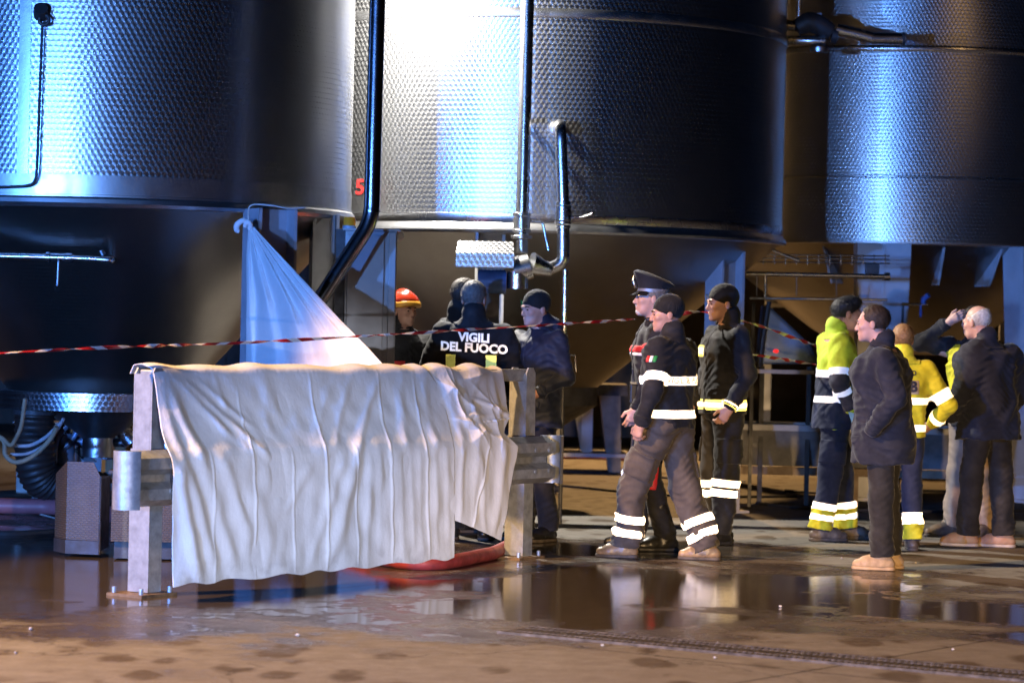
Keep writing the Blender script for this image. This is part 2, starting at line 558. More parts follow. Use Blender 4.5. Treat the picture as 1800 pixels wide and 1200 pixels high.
LEGM = simple('pale_lilac_grey_paint', (0.40, 0.39, 0.43), 0.5, 0.0, 0.10, 4, 0.06, 25)
T1C, T1R = Vector((-3.23, 22.3, 0)), 1.94
T2C, T2R = Vector((0.15, 25.3, 0)), 2.22
T3C, T3R = Vector((3.88, 28.5, 0)), 2.22

# --- left tank
t1 = thing('storage_tank', 'left round steel wine tank above the white sheet', 'tank', (T1C.x, T1C.y, 0), 0, 'round steel storage tanks')
turned_surface('shell', (0, 0, 0), [(T1R, 2.56), (T1R, 4.1), (T1R, 7.4)], 160, TURNED, t1)
MB().lathe((0, 0, 0), [(T1R + .004, 2.42), (T1R + .006, 2.562)], 160).build('smooth_band', STEEL_DK, t1, True)
MB().lathe((0, 0, 0), [(T1R - .02, 2.33), (T1R + .02, 2.335), (T1R + .035, 2.36), (T1R + .03, 2.39), (T1R + .012, 2.405), (T1R + .012, 2.42), (T1R + .003, 2.422)], 160).build('bottom_rim', STEEL_DK, t1, True)
MB().lathe((0, 0, 0), [(T1R, 7.4), (1.2, 7.7), (0.02, 7.8)], 64).build('roof', STEEL_DK, t1, True)
turned_surface('cone', (0, 0, 0), [(0.70, 0.97), (0.9, 1.19), (T1R - .02, 2.34)], 128, TURNED_C, t1)
turned_surface('outlet_band', (0, 0, 0), [(0.80, 0.83), (0.80, 0.965)], 96, TURNED, t1)
MB().lathe((0, 0, 0), [(0.80, .828), (0.45, .828), (0.12, .60), (0.12, .45)], 64).build('outlet', STEEL_DK, t1, True)
MB().lathe((0, 0, 0), [(0.80, .967), (0.705, .969)], 64).build('band_top', STEEL_DK, t1, True)
# vertical joint strip
def on_tank(C, R, px, z, off=0.0):
    """point on a tank's near side seen in the column px"""
    d = ray(px, 600 - (z - CAM_H) * 5000 / 22.0 + (px - 900) * 0.0227)
    dx, dy = d.x, d.y
    R2 = R + off
    a = dx * dx + dy * dy
    b = -2 * (dx * C.x + dy * C.y)
    c = C.x ** 2 + C.y ** 2 - R2 * R2
    s = (-b - math.sqrt(max(b * b - 4 * a * c, 0))) / (2 * a)
    q = CAM + d * s
    return Vector((q.x, q.y, z))
def arc_strip(C, R, px, w, z0, z1, off):
    q = on_tank(C, R, px, (z0 + z1) / 2)
    th = math.atan2(q.y - C.y, q.x - C.x)
    dw = w / 2 / R
    return MB().lathe((0, 0, 0), [(R + off, z0), (R + off, z1)], 6, th - dw, th + dw)
arc_strip(T1C, T1R, 50, 0.085, 2.56, 7.4, 0.004).build('joint_strip', STEEL, t1, True)
hcol(t1, *(Vector(P(470, 600, 20.75)).xy - T1C.xy), 0.02, 2.36, 0.30, 0.30, 0.5, LEGM)
hcol(t1, *(Vector(P(566, 600, 21.6)).xy - T1C.xy), 0.02, 2.36, 0.20, 0.20, 0.2, PAINT_GREY)
hcol(t1, -1.55, -0.95, 0.02, 2.36, 0.24, 0.24, 0.9, LEGM)
hcol(t1, -0.3, 1.6, 0.02, 2.36, 0.24, 0.24, 0.0, PAINT_GREY)

# --- middle tank
t2 = thing('storage_tank', 'middle round steel tank with the red numeral, lit white by a lamp', 'tank', (T2C.x, T2C.y, 0), 0, 'round steel storage tanks')
turned_surface('shell', (0, 0, 0), [(T2R, 2.46), (T2R, 3.4), (T2R, 7.4)], 160, TURNED, t2)
MB().lathe((0, 0, 0), [(T2R + .004, 2.385), (T2R + .008, 2.39), (T2R + .008, 2.458), (T2R + .003, 2.462)], 160).build('smooth_band', STEEL, t2, True)
MB().lathe((0, 0, 0), [(T2R - .02, 2.30), (T2R + .03, 2.305), (T2R + .04, 2.325), (T2R + .034, 2.35), (T2R + .014, 2.37), (T2R + .005, 2.386)], 160).build('bottom_rim', STEEL_DK, t2, True)
MB().lathe((0, 0, 0), [(T2R + .003, 4.05), (T2R + .009, 4.06), (T2R + .009, 4.12), (T2R + .003, 4.13)], 160).build('weld_band', STEEL_DK, t2, True)
MB().lathe((0, 0, 0), [(T2R, 7.4), (1.2, 7.7), (0.02, 7.8)], 64).build('roof', STEEL_DK, t2, True)
turned_surface('cone', (0, 0, 0), [(0.62, 1.02), (0.9, 1.25), (T2R - .02, 2.31)], 128, TURNED_C, t2)
MB().lathe((0, 0, 0), [(0.62, 1.022), (0.62, .86), (0.25, .62), (0.25, .4)], 64).build('outlet', DARK, t2, True)
hcol(t2, *(Vector(P(858, 600, 23.25)).xy - T2C.xy), 0.02, 2.33, 0.24, 0.22, 0.0, PAINT_WHITE)
hcol(t2, *(Vector(P(1272, 600, 24.3)).xy - T2C.xy), 0.02, 2.33, 0.24, 0.24, 0.55, LEGM)
hcol(t2, -1.5, 1.2, 0.02, 2.33, 0.24, 0.24, 0.6, PAINT_GREY)

# --- right tank
t3 = thing('storage_tank', 'right round steel tank with the blue vertical gleam', 'tank', (T3C.x, T3C.y, 0), 0, 'round steel storage tanks')
turned_surface('shell', (0, 0, 0), [(T3R, 2.40), (T3R, 3.4), (T3R, 7.4)], 160, TURNED_F, t3)
for nm, z, t_ in (('weld_seam', 3.005, 0.012), ('weld_seam', 4.19, 0.03)):
    MB().lathe((0, 0, 0), [(T3R + .001, z - t_), (T3R + .012, z - t_ * .4), (T3R + .012, z + t_ * .4), (T3R + .001, z + t_)], 160).build(nm, STEEL, t3, True)
MB().lathe((0, 0, 0), [(T3R - .25, 2.385), (T3R + .004, 2.388), (T3R + .006, 2.405)], 128).build('bottom_rim', STEEL_DK, t3, True)
MB().lathe((0, 0, 0), [(T3R, 7.4), (1.2, 7.7), (0.02, 7.8)], 64).build('roof', STEEL_DK, t3, True)
turned_surface('cone', (0, 0, 0), [(0.5, 1.35), (0.9, 1.6), (T3R - .25, 2.39)], 96, TURNED_C, t3)
def tapered_leg(parent, x, y, wt, wb, d, z0, z1, rz, mat):
    Rm = Matrix.Rotation(rz, 3, 'Z')
    mb = MB()
    for (sa, sb, ta, tb) in ((-1, 1, -d / 2, -d / 2 + .03),):
        poly = [(-wb / 2, ta, z0), (wb / 2, ta, z0), (wt / 2, ta, z1), (-wt / 2, ta, z1)]
        poly = [Rm @ Vector(p) + Vector((x, y, 0)) for p in poly]
        mb.prism(poly, Rm @ Vector((0, .03, 0)))
    for s in (-1, 1):
        poly = [(s * wb / 2, -d / 2 + .03, z0), (s * wb / 2, d / 2, z0), (s * wt / 2, d / 2, z1), (s * wt / 2, -d / 2 + .03, z1)]
        poly = [Rm @ Vector(p) + Vector((x, y, 0)) for p in poly]
        mb.prism(poly, Rm @ Vector((-s * .03, 0, 0)))
    mb.box((x, y - d / 2 - .006 if rz == 0 else y, (z0 + z1) / 2), (.02, .012 if rz == 0 else d * .9, z1 - z0), rz)
    mb.box((x, y, z0 - .015), (wb + .15, d + .15, .03), rz)
    return mb.build('leg', mat, parent)
PALE = simple('pale_blue_grey_paint', (0.55, 0.56, 0.60), 0.5, 0.0, 0.08, 4, 0.05, 25)
q = P(1547, 600, 26.55)
tapered_leg(t3, q.x - T3C.x, q.y - T3C.y, 0.50, 0.38, 0.3, 0.03, 2.39, 0.0, PALE)
q = P(1822, 600, 26.8)
tapered_leg(t3, q.x - T3C.x, q.y - T3C.y, 0.62, 0.34, 0.3, 0.03, 2.39, 0.5, PALE)
hcol(t3, -1.7, 0.6, 0.02, 2.39, 0.24, 0.24, 0.4, PAINT_GREY)
for k in range(5):
    th = math.radians(-120 + k * 17)
    a = Vector((math.cos(th), math.sin(th), 0))
    s = Vector((-a.y, a.x, 0)) * 0.012
    poly = [a * 1.95 + Vector((0, 0, 2.384)), a * 1.3 + Vector((0, 0, 2.02)), a * 1.72 + Vector((0, 0, 2.02))]
    MB().prism([p - s for p in poly], s * 2).build('gusset', PALE, t3)

# gantry louvre panel lit behind the right tank, and the far shed wall
lou = thing('louvre_panel', 'row of pale horizontal louvres under the right tank', 'louvre', (P(1560, 480, 31.5).x, 31.5, 0))
LOUM = simple('pale_louvre_paint', (0.45, 0.46, 0.48), 0.35, 0.4, 0.1, 6)
for s in (-1.3, 0, 1.3):
    MB().box((s, .04, 1.2), (.08, .06, 2.4)).build('post', LOUM, lou)
for k in range(9):
    MB().box((0, 0, 1.84 + k * 0.062), (2.7, 0.02, 0.05), 0, Matrix.Rotation(0.5, 3, 'X')).build('slat', LOUM, lou)

SHED = simple('brown_shed_wall', (0.10, 0.085, 0.07), 0.7, 0.0, 0.25, 1.2, 0.2, 12)
sh = thing('shed_wall', 'dark ribbed shed wall closing the yard far behind the tanks', 'wall', (0, 40, 0))
MB().box((0, .15, 5), (60, .3, 10)).build('wall', SHED, sh)
for k in range(34):
    MB().box((-9 + k * 0.55, -.03, 4), (.07, .056, 8)).build('rib', SHED, sh)

# ------------------------------------------------------------------ guardrail
GA, GB = G(243, 1046), G(903, 981)
ge = (GB - GA); GLEN = ge.length; ge.normalize()
gn = Vector((ge.y, -ge.x, 0))
RZG = math.atan2(ge.y, ge.x)
# local frame: x along the rail, -y towards the camera
rail = thing('guardrail', 'galvanised road guardrail carrying the white sheets', 'guardrail', (GA.x, GA.y, 0), RZG)
def post(x):
    mb = MB()
    mb.box((x, 0.0, 0.42), (0.012, 0.15, 0.80)); mb.box((x + 0.055, -0.069, 0.42), (0.098, 0.012, 0.80)); mb.box((x + 0.055, 0.069, 0.42), (0.098, 0.012, 0.80))
    mb.box((x + .100, -0.052, 0.42), (0.012, 0.020, 0.80)); mb.box((x + .100, 0.052, 0.42), (0.012, 0.020, 0.80))
    p = mb.build('post', GALV, rail)
    MB().box((x + .03, 0, .008), (.30, .26, .016)).build('base_plate', simple('rusty_base_plate', (0.25, 0.17, 0.10), 0.5, 0.4, 0.3, 18), p)
    for sx in (-.09, .15):
        for sy in (-.10, .10):
            MB().cyl((x + sx, sy, .0165), (x + sx, sy, .05), .013, 8).build('bolt', GALV, p)
    up = MB()
    for (ya, yb) in ((-.075, -.063), (.05, .062)):
        up.prism([(x - .004, ya, .80), (x + .11, ya, .80), (x + .10, ya, 1.24), (x + .075, ya, 1.275), (x + .02, ya, 1.275), (x - .004, ya, 1.24)], (0, yb - ya, 0))
    up.box((x + .002, -.0065, 1.02), (.012, .111, .44))
    up.build('upper_post', GALV, p)
    return p
post(0.0); post(GLEN)
mb = MB(); mb.box((GLEN / 2 + .05, -.006, 1.225), (GLEN + .06, .10, .08)); mb.build('top_rail', GALV, rail, bevel=.01)
# W profile beam
XL, XR = -0.36, GLEN + 0.06
prof = [(-.19, .515), (-.205, .52), (-.275, .555), (-.28, .59), (-.28, .615), (-.205, .65), (-.20, .67), (-.205, .69), (-.28, .725), (-.28, .75), (-.275, .785), (-.205, .82), (-.19, .825)]
mb = MB()
n = len(prof)
vs = []
for x in (XL, XR):
    for y, z in prof:
        vs.append((x, y, z))
    for y, z in prof:
        vs.append((x, y + .006, z))
fs = []
for i in range(n - 1):
    fs.append((i, i + 1, 2 * n + i + 1, 2 * n + i)); fs.append((n + i + 1, n + i, 3 * n + i, 3 * n + i + 1))
fs += [(0, 2 * n, 3 * n, n), (n - 1, 2 * n - 1, 4 * n - 1, 3 * n - 1)]
for b in (0, 2 * n):
    fs += [(b + i, b + n + i, b + n + i + 1, b + i + 1) for i in range(n - 1)]
mb.add(vs, fs)
beam = mb.build('beam', GALV, rail, True)
for x, nm in ((XL, 'end_plate'), (XR, 'end_plate')):
    s = -1 if x < 0 else 1
    pts = []
    mb = MB()
    arc = [(x + s * (.09 * math.sin(t)), -.235 + .0 + .085 * math.cos(t)) for t in [math.pi * k / 10 for k in range(11)]]
    vs = [(a, b, z) for z in (.51, .83) for a, b in arc] + [(x + (a - x) * .93, -.235 + (b + .235) * .93, z) for z in (.51, .83) for a, b in arc]
    m_ = len(arc)
    fs = []
    for i in range(m_ - 1):
        fs += [(i, i + 1, m_ + i + 1, m_ + i), (2 * m_ + i + 1, 2 * m_ + i, 3 * m_ + i, 3 * m_ + i + 1), (i, 2 * m_ + i, 2 * m_ + i + 1, i + 1), (m_ + i, m_ + i + 1, 3 * m_ + i + 1, 3 * m_ + i)]
    mb.add(vs, fs)
    mb.build(nm, GALV, rail, True)
for x in (0.045, GLEN + .045):
    MB().box((x, -.135, .67), (.10, .10, .28)).build('spacer', simple('dark_blue_spacer', (0.05, 0.08, 0.16), 0.5, 0.2), rail)
    for z in (.60, .74):
        for dx in ((-.10, .12) if x < 1 else (-.22, -.06)):
            MB().cyl((x + dx, -.275 if z > 0 else 0, z), (x + dx, -.287, z), .018, 10).build('bolt', GALV, rail)

# ------------------------------------------------------------------ pipes and plant
def ring(mb, a, b, r, n=20):
    return mb.cyl(a, b, r, n)
def lerp(a, b, t):
    return Vector(a) * (1 - t) + Vector(b) * t
BLUEPIPE = brushed('blued_pipe_steel', (0.42, 0.44, 0.5), 0.18)
# down pipe with the slanting lower run
a, b, c = P(666, -90, 20.5), P(653, 388, 20.5), P(520, 592, 20.35)
dp = thing('down_pipe', 'thick dark steel pipe slanting down behind the tied sheet', 'pipe', (c.x, c.y, 0))
off = -Vector((c.x, c.y, 0))
MB().tube([p + off for p in elbow_path([a, b, c], .12, 8)], .058, 24).build('pipe', BLUEPIPE, dp, True)
q = P(653, 372, 20.5) + off
MB().cyl(q + Vector((0, 0, -.004)), q + Vector((0, 0, .008)), .062, 24).build('weld_collar', BLUEPIPE, dp, True)
d_ = (c - b).normalized()
MB().cyl(c + off, c + off + d_ * .06, .085, 24).build('flange', STEEL, dp, True)
MB().cyl(Vector((0, 0, 0)), c + off + Vector((0, 0, -.05)), .03, 12).build('stand', PAINT_GREY, dp)

# riser pipe with valve in front of the middle tank
base = P(917, 455, 22.6)
rp = thing('riser_pipe', 'tall steel riser pipe with clamped valve on the middle tank', 'pipe', (base.x, base.y, 0))
off = -Vector((base.x, base.y, 0))
top, vt, vb = P(930, -90, 22.6), P(918, 374, 22.6), P(917, 440, 22.6)
MB().cyl(top + off, vt + off, .052, 24).build('pipe', CHROME, rp, True)
for nm, y0, y1, r in (('clamp', 374, 380, .072), ('valve_body', 381, 402, .068), ('clamp', 403, 408, .074), ('spool', 408, 414, .058), ('flange', 414, 420, .085), ('spool', 421, 445, .05)):
    MB().cyl(P(917, y0, 22.6) + off, P(917, y1, 22.6) + off, r, 24).build(nm, CHROME, rp, True, bevel=.004)
MB().tube(elbow_path([P(935, 389, 22.5) + off, P(954, 390, 22.5) + off, P(964, 440, 22.5) + off], .03), .010, 10).build('valve_handle', STEEL, rp, True)
for z in (3.2, 4.6):
    q = Vector((base.x, base.y, z)) + off
    MB().box(q + Vector((0, .27, 0)), (.05, .44, .03)).build('wall_bracket', STEEL_DK, rp)

# return pipe from the round flange
fl = P(978, 226, 23.08)
rt = thing('return_pipe', 'bent steel pipe leaving a round flange on the middle tank', 'pipe', (fl.x, fl.y - .4, 0))
off = -Vector((fl.x, fl.y - .4, 0))
out = Vector((fl.x + .025, 22.62, fl.z))
vt2, low, end = P(990, 358, 22.62), P(990, 452, 22.62), P(962, 470, 22.62)
MB().lathe((0, 0, 0), [(0.001, .03), (.06, .028), (.085, .01), (.09, 0)], 32).build('flange', CHROME, rt, True)
o = rt.children[0]
o.rotation_euler = (math.pi / 2, 0, 0)
o.location = fl + off + Vector((0, .03, 0))
MB().tube([p + off for p in elbow_path([fl + Vector((.01, .05, 0)), out, vt2], .13, 8)], .048, 24).build('pipe', CHROME, rt, True)
for nm, y0, y1, r in (('clamp', 354, 361, .06), ('valve_body', 362, 388, .066), ('clamp', 389, 394, .068), ('clamp', 396, 401, .06)):
    MB().cyl(P(990, y0, 22.62) + off, P(990, y1, 22.62) + off, r, 20).build(nm, CHROME, rt, True, bevel=.004)
MB().tube([p + off for p in elbow_path([P(990, 400, 22.62), P(990, 462, 22.62), P(962, 474, 22.62)], .12, 8)], .05, 20).build('lower_bend', CHROME, rt, True)
MB().cyl(P(967, 472, 22.62) + off, P(961, 473, 22.62) + off, .062, 20).build('clamp', CHROME, rt, True)
MB().tube([P(1004, 383, 22.55) + off, P(1024, 382, 22.5) + off, P(1042, 376, 22.45) + off], [.008, .008, .012], 10).build('valve_handle', STEEL, rt, True)

# drain stand pipe
q = P(990, 655, 22.4)
ds = thing('stand_pipe', 'thin upright steel drain pipe beside the beanie man', 'pipe', (q.x, q.y, 0))
MB().cyl((0, 0, 1.18), (0, 0, 2.0), .022, 14).build('pipe', CHROME, ds, True)
MB().cyl((0, 0, 1.15), (0, 0, 1.4), .034, 14).build('valve_body', STEEL_DK, ds, True)
MB().cyl((0, 0, 0), (0, 0, 1.15), .016, 10).build('stand', DARK, ds)
MB().tube([(.03, 0, 1.33), (.09, -.02, 1.33), (.10, -.02, 1.2)], .007, 8).build('valve_handle', STEEL, ds)

# pump with hood
q = P(852, 470, 22.3)
pu = thing('transfer_pump', 'pump under a dimpled steel hood beside the pipes', 'pump', (q.x, q.y, 0))
z0 = q.z
w = .455
hood = MB()
hood.box((0, .12, z0 + .055), (w, .24, .11))
hood.build('hood', TURNED, pu)
def uv_box(o, s=1.0):
    me = o.data
    ul = me.uv_layers.new(name='UVMap')
    for p in me.polygons:
        nx, ny, nz = p.normal
        for li in p.loop_indices:
            v = me.vertices[me.loops[li].vertex_index].co
            ul.data[li].uv = (v.x, v.z + v.y) if abs(nx) < .7 else (v.y, v.z)
uv_box(pu.children[0])
o = MB().prism([(-w / 2, 0, z0 + .111), (w / 2, 0, z0 + .111), (w / 2 - .01, .11, z0 + .21), (-w / 2 + .012, .11, z0 + .21)], (0, .004, -.004)).build('hood_top', TURNED, pu)
uv_box(o)
MB().cyl((-.05, .12, z0 - .11), (.17, .12, z0 - .11), .095, 24).build('motor', simple('blue_motor_paint', (0.08, 0.16, 0.36), 0.4, 0.1), pu, True)
for k in range(7):
    x = -.03 + k * .03
    MB().cyl((x, .12, z0 - .11), (x + .008, .12, z0 - .11), .103, 20).build('cooling_fin', simple('blue_motor_paint', (0.08, 0.16, 0.36)), pu, True)
MB().cyl((.23, .12, z0 - .02), (.36, .12, z0 + .02), .11, 24, .10).build('volute', CHROME, pu, True)
MB().tube([(.36, .14, z0 + .04), (.52, .2, z0 - .01)], [.095, .045], 24).build('reducer', CHROME, pu, True)
MB().cyl((.26, .1, z0 - .16), (.26, .1, z0 - .02), .085, 20).build('suction_neck', STEEL, pu, True)
MB().box((.05, .14, (z0 - .2) / 2), (.14, .12, z0 - .2)).build('pedestal', DARK, pu)

# switch cabinet
q = P(648, 640, 20.85)
cb = thing('switch_cabinet', 'tall grey switch cabinet behind the tied sheet', 'cabinet', (q.x, q.y, 0), 0.10)
zt = P(648, 406, 20.85).z
CABM = simple('cabinet_grey_paint', (0.40, 0.41, 0.42), 0.42, 0.1, 0.08, 3, 0.04, 20)
MB().box((0, .15, zt / 2), (.38, .30, zt)).build('body', CABM, cb, bevel=.006)
MB().box((-.04, -.012, zt / 2), (.27, .022, zt - .06)).build('door', CABM, cb, bevel=.005)
MB().box((.155, -.014, zt / 2), (.05, .026, zt - .02)).build('corner_post', CABM, cb, bevel=.004)
MB().box((0, .14, zt + .008), (.42, .34, .014)).build('top_plate', CABM, cb)
MB().box((.075, -.034, 1.2), (.02, .022, .12)).build('door_handle', RUBBER, cb)
MB().box((-.225, .12, zt / 2 + .02), (.066, .2, zt - .02)).build('cable_duct', DARK, cb)
q = P(614, 402, 20.9)
bc = thing('amber_beacon', 'small amber warning beacon on the switch cabinet top', 'beacon', q)
AMB, ant, abs_ = nodes_of('amber_lens')
abs_.inputs['Base Color'].default_value = (0.85, 0.30, 0.02, 1); abs_.inputs['Roughness'].default_value = 0.15
MB().cyl((0, 0, .0), (0, 0, .022), .05, 20).build('base', simple('blue_grey_plastic', (0.3, 0.36, 0.45), 0.4), bc, True)
MB().lathe((0.0, 0, 0), [(.046, .023), (.045, .07), (.036, .085), (.001, .088)], 20).build('lens', AMB, bc, True)
q = P(700, 414, 22.5)
dg = MB().lathe((0, 0, 0), [(.001, -.02), (.045, -.018), (.05, 0), (.05, .03), (.001, .032)], 24).build('pressure_gauge', simple('dial_face', (0.5, 0.5, 0.48), 0.3), t2, True)
dg.rotation_euler = (math.pi / 2, 0, 0)
dg.location = q - Vector((T2C.x, T2C.y, 0))
MB().cyl((0, 0, 0), (0, 0, -.35), .012, 8).build('stem', STEEL, dg)

# gauge line on the left tank
gl = thing('level_gauge_line', 'black gauge line with ring valve on the left tank', 'gauge', (T1C.x, T1C.y, 0))
off = -Vector((T1C.x, T1C.y, 0))
def t1p(px, py, o=0.05):
    z = P(px, py, 20.4).z
    return on_tank(T1C, T1R, px, z, o) + off
MB().tube(smooth_path([t1p(73, 45), t1p(68, 180), t1p(64, 290), t1p(60, 318), t1p(48, 327), t1p(20, 329), t1p(-30, 330)], 8), .011, 10).build('line', RUBBER, gl, True)
cc = t1p(76, 38, .07)
th = [2 * math.pi * k / 20 for k in range(21)]
MB().tube([cc + Vector((.035 * math.cos(t), 0, .035 * math.sin(t))) for t in th], .014, 10, caps=False).build('ring_valve', RUBBER, gl, True)
MB().cyl(t1p(70, 30, .02), t1p(70, 18, .1), .05, 16).build('valve_body', RUBBER, gl, True)
for py in (130, 240):
    MB().box(t1p(66, py, .028), (.035, .055, .02)).build('clip', STEEL_DK, gl)

# horizontal pipe before the left cone
hp = thing('tap_pipe', 'horizontal steel pipe with lever valve before the left cone', 'pipe', (T1C.x, 20.7, 0))
off = -Vector((T1C.x, 20.7, 0))
def hpp(px, py, d=20.6):
    return P(px, py, d) + off
MB().cyl(hpp(-40, 449), hpp(84, 452), .024, 16).build('pipe', CHROME, hp, True)
MB().cyl(hpp(126, 453), hpp(182, 456), .020, 16).build('pipe', CHROME, hp, True)
MB().cyl(hpp(82, 452), hpp(88, 452), .04, 16).build('union', STEEL, hp, True)
MB().cyl(hpp(89, 452), hpp(114, 453), .032, 16).build('valve_body', STEEL, hp, True)
MB().cyl(hpp(115, 453), hpp(127, 453), .036, 16).build('union', STEEL, hp, True)
MB().tube([hpp(103, 455, 20.55), hpp(103, 460, 20.53), hpp(101, 502, 20.53)], [.008, .008, .009], 8).build('lever', STEEL_DK, hp)
MB().tube(elbow_path([hpp(180, 456), hpp(196, 457), hpp(196, 457, 21.2)], .05), .026, 16).build('elbow', CHROME, hp, True)
MB().cyl(hpp(182, 449), hpp(178, 440), .02, 12).build('bleed_plug', STEEL, hp)

# overhead valve and pipes at the middle tank's right flank
q = P(1440, 50, 25.2)
ov = thing('overhead_valve', 'black overhead valve on brass-lit pipes beside the middle tank', 'valve', q)
def ovp(px, py, d=25.2):
    return P(px, py, d) - q
MB().cyl(ovp(1355, 43, 25.3), ovp(1400, 48), .042, 18).build('pipe', STEEL, ov, True)
MB().tube([ovp(1352, 70, 25.4), ovp(1402, 72), ovp(1450, 72)], .045, 18).build('lower_pipe', STEEL, ov, True)
MB().tube(smooth_path([ovp(1400, 50), ovp(1412, 44), ovp(1425, 40), ovp(1445, 48), ovp(1462, 58)], 5), [.07 + .025 * math.sin(k / 20 * 3.14) for k in range(21)], 20).build('valve_body', RUBBER, ov, True)
MB().box(ovp(1438, 30), (.05, .05, .07), .3).build('actuator', simple('blue_grey_plastic', (0.3, 0.36, 0.45)), ov, bevel=.006)
MB().cyl(ovp(1462, 62), ovp(1472, 64), .07, 20).build('flange', RUBBER, ov, True)
MB().tube([ovp(1470, 52), ovp(1505, 60), ovp(1532, 67)], [.055, .055, .055], 20).build('sloped_pipe', STEEL, ov, True)
MB().cyl(ovp(1530, 68), ovp(1588, 69), .055, 20).build('end_pipe', STEEL, ov, True)
MB().cyl(ovp(1585, 69), ovp(1590, 69), .06, 20).build('end_cap', DARK, ov, True)
MB().cyl(ovp(1406, -90), ovp(1404, 36), .022, 14).build('vertical_pipe', CHROME, ov, True)
MB().tube(smooth_path([ovp(1376, 28), ovp(1384, 36), ovp(1398, 38)], 5), .006, 8).build('cable', RUBBER, ov)
MB().lathe(ovp(1440, 82), [(.001, -.06), (.08, -.05), (.085, -.01), (.001, 0)], 20).build('drip_bowl', STEEL_DK, ov, True)

# pipe run and cable tray at the right
q = P(1440, 485, 25.0)
pr = thing('pipe_run', 'thin horizontal pipe run with cable tray left of the pale leg', 'pipe', (q.x, q.y, 0))
off = -Vector((q.x, q.y, 0))
def prp(px, py, d=25.0):
    return P(px, py, d) + off
BRASSY = brushed('dull_brass_steel', (0.62, 0.56, 0.46), 0.25)
MB().cyl(prp(1312, 481), prp(1562, 486), .021, 14).build('pipe', BRASSY, pr, True)
MB().cyl(prp(1555, 486), prp(1564, 486), .036, 14).build('end_flange', BRASSY, pr, True)
MB().box(prp(1533, 472), (.12, .06, .09)).build('junction_box', DARK, pr, bevel=.006)
for py in (450, 456, 463):
    MB().cyl(prp(1316, py - 3, 25.1), prp(1564, py, 25.1), .006, 8).build('tray_wire', STEEL, pr)
for k in range(13):
    px = 1322 + k * 19.5
    MB().tube([prp(px, 447, 25.1), prp(px, 464, 25.1), prp(px, 466, 25.25)], .004, 6).build('tray_rung', STEEL, pr)
MB().tube(smooth_path([prp(1345, 425), prp(1350, 435), prp(1378, 448), prp(1405, 458)], 6), .014, 10).build('conduit', BRASSY, pr, True)
MB().tube([prp(1345, 484), prp(1345, 522)], .014, 10).build('drop_nipple', BRASSY, pr)
for px in (1330, 1400, 1470):
    MB().tube([prp(px, 486), prp(px, 520, 25.05)], .005, 6).build('hanger', STEEL_DK, pr)
MB().cyl(prp(1318, 524), prp(1560, 527), .012, 10).build('lower_pipe', STEEL_DK, pr, True)
MB().box((prp(1325, 600).x, .1, .9), (.03, .03, 1.8)).build('bracket_post', RUBBER, pr)
MB().box((prp(1480, 600).x, .12, .9), (.03, .03, 1.8)).build('bracket_post', RUBBER, pr)
# tap right of the pale leg
q = P(1612, 535, 26.2)
tp = thing('tap', 'small tap with blue lever right of the pale leg', 'tap', (q.x, q.y, 0))
z = q.z
MB().cyl((-.14, 0, z), (.10, 0, z), .014, 10).build('pipe', BRASSY, tp, True)
MB().tube([(.06, 0, z), (.06, 0, z + .05), (.10, -.03, z + .09)], .026, 12).build('body', simple('blue_tap_paint', (0.05, 0.12, 0.4), 0.35), tp, True)
MB().box((.03, -.03, z - .06), (.018, .012, .11)).build('lever', simple('blue_tap_paint', (0.05, 0.12, 0.4)), tp)
MB().cyl((-.13, 0, 0), (-.13, 0, z), .012, 8).build('stand', DARK, tp)

# receiving trough on legs
q = P(1500, 800, 25.7)
tr = thing('receiving_trough', 'long grey receiving trough on legs behind the standing men', 'trough', (q.x, q.y, 0), -0.03)
L2 = 1.15
TRM = simple('trough_grey_steel', (0.30, 0.30, 0.31), 0.5, 0.4, 0.2, 4, 0.08, 20)
MB().prism([(-L2, -.25, .66), (-L2, -.08, .34), (-L2, .32, .34), (-L2, .5, .66)], (2 * L2, 0, 0)).build('trough_body', TRM, tr)
MB().box((0, -.27, .69), (2 * L2 + .06, .06, .06)).build('rim', PAINT_GREY, tr, bevel=.008)
MB().box((0, .52, .69), (2 * L2 + .06, .06, .06)).build('rim', PAINT_GREY, tr, bevel=.008)
MB().box((0, -.16, .30), (2 * L2, .08, .07)).build('lower_beam', simple('rust_brown_paint', (0.20, 0.14, 0.09), 0.6), tr)
for sx in (-L2 + .05, 0.0, L2 - .05):
    for sy in (-.2, .45):
        MB().box((sx, sy, .15), (.06, .06, .30)).build('leg', simple('rust_brown_paint', (0.20, 0.14, 0.09)), tr)
for k in range(4):
    MB().cyl((-.9 + k * .6, -.225, .53), (-.9 + k * .6, -.205, .53), .02, 10).build('bolt', DARK, tr)
# sloping machine hood with tail lamp
q = P(1375, 640, 24.9)
mh = thing('machine_hood', 'dark sloping machine hood with a red tail lamp behind the tapes', 'machine', (q.x, q.y, 0))
def mhp(px, py, d=24.9):
    return P(px, py, d) - Vector((q.x, q.y, 0))
HOODM = simple('dark_teal_paint', (0.07, 0.10, 0.13), 0.3, 0.1, 0.15, 5, 0, 20, coat=.4)
poly = [mhp(1350, 535), mhp(1338, 640), mhp(1440, 640), mhp(1425, 606)]
MB().prism(poly, (0, .7, 0)).build('hood', HOODM, mh, bevel=.015)
poly = [mhp(1354, 548, 24.885), mhp(1344, 634, 24.885), mhp(1430, 634, 24.885), mhp(1414, 604, 24.885)]
MB().prism(poly, (0, .012, 0)).build('side_panel', simple('blue_grey_panel', (0.14, 0.20, 0.27), 0.25, 0.1, 0.1, 6, coat=.5), mh)
MB().tube([mhp(1352, 530, 24.87), mhp(1334, 645, 24.87)], .02, 8).build('edge_bar', DARK, mh)
RED, rnt, rbs = nodes_of('red_tail_lamp')
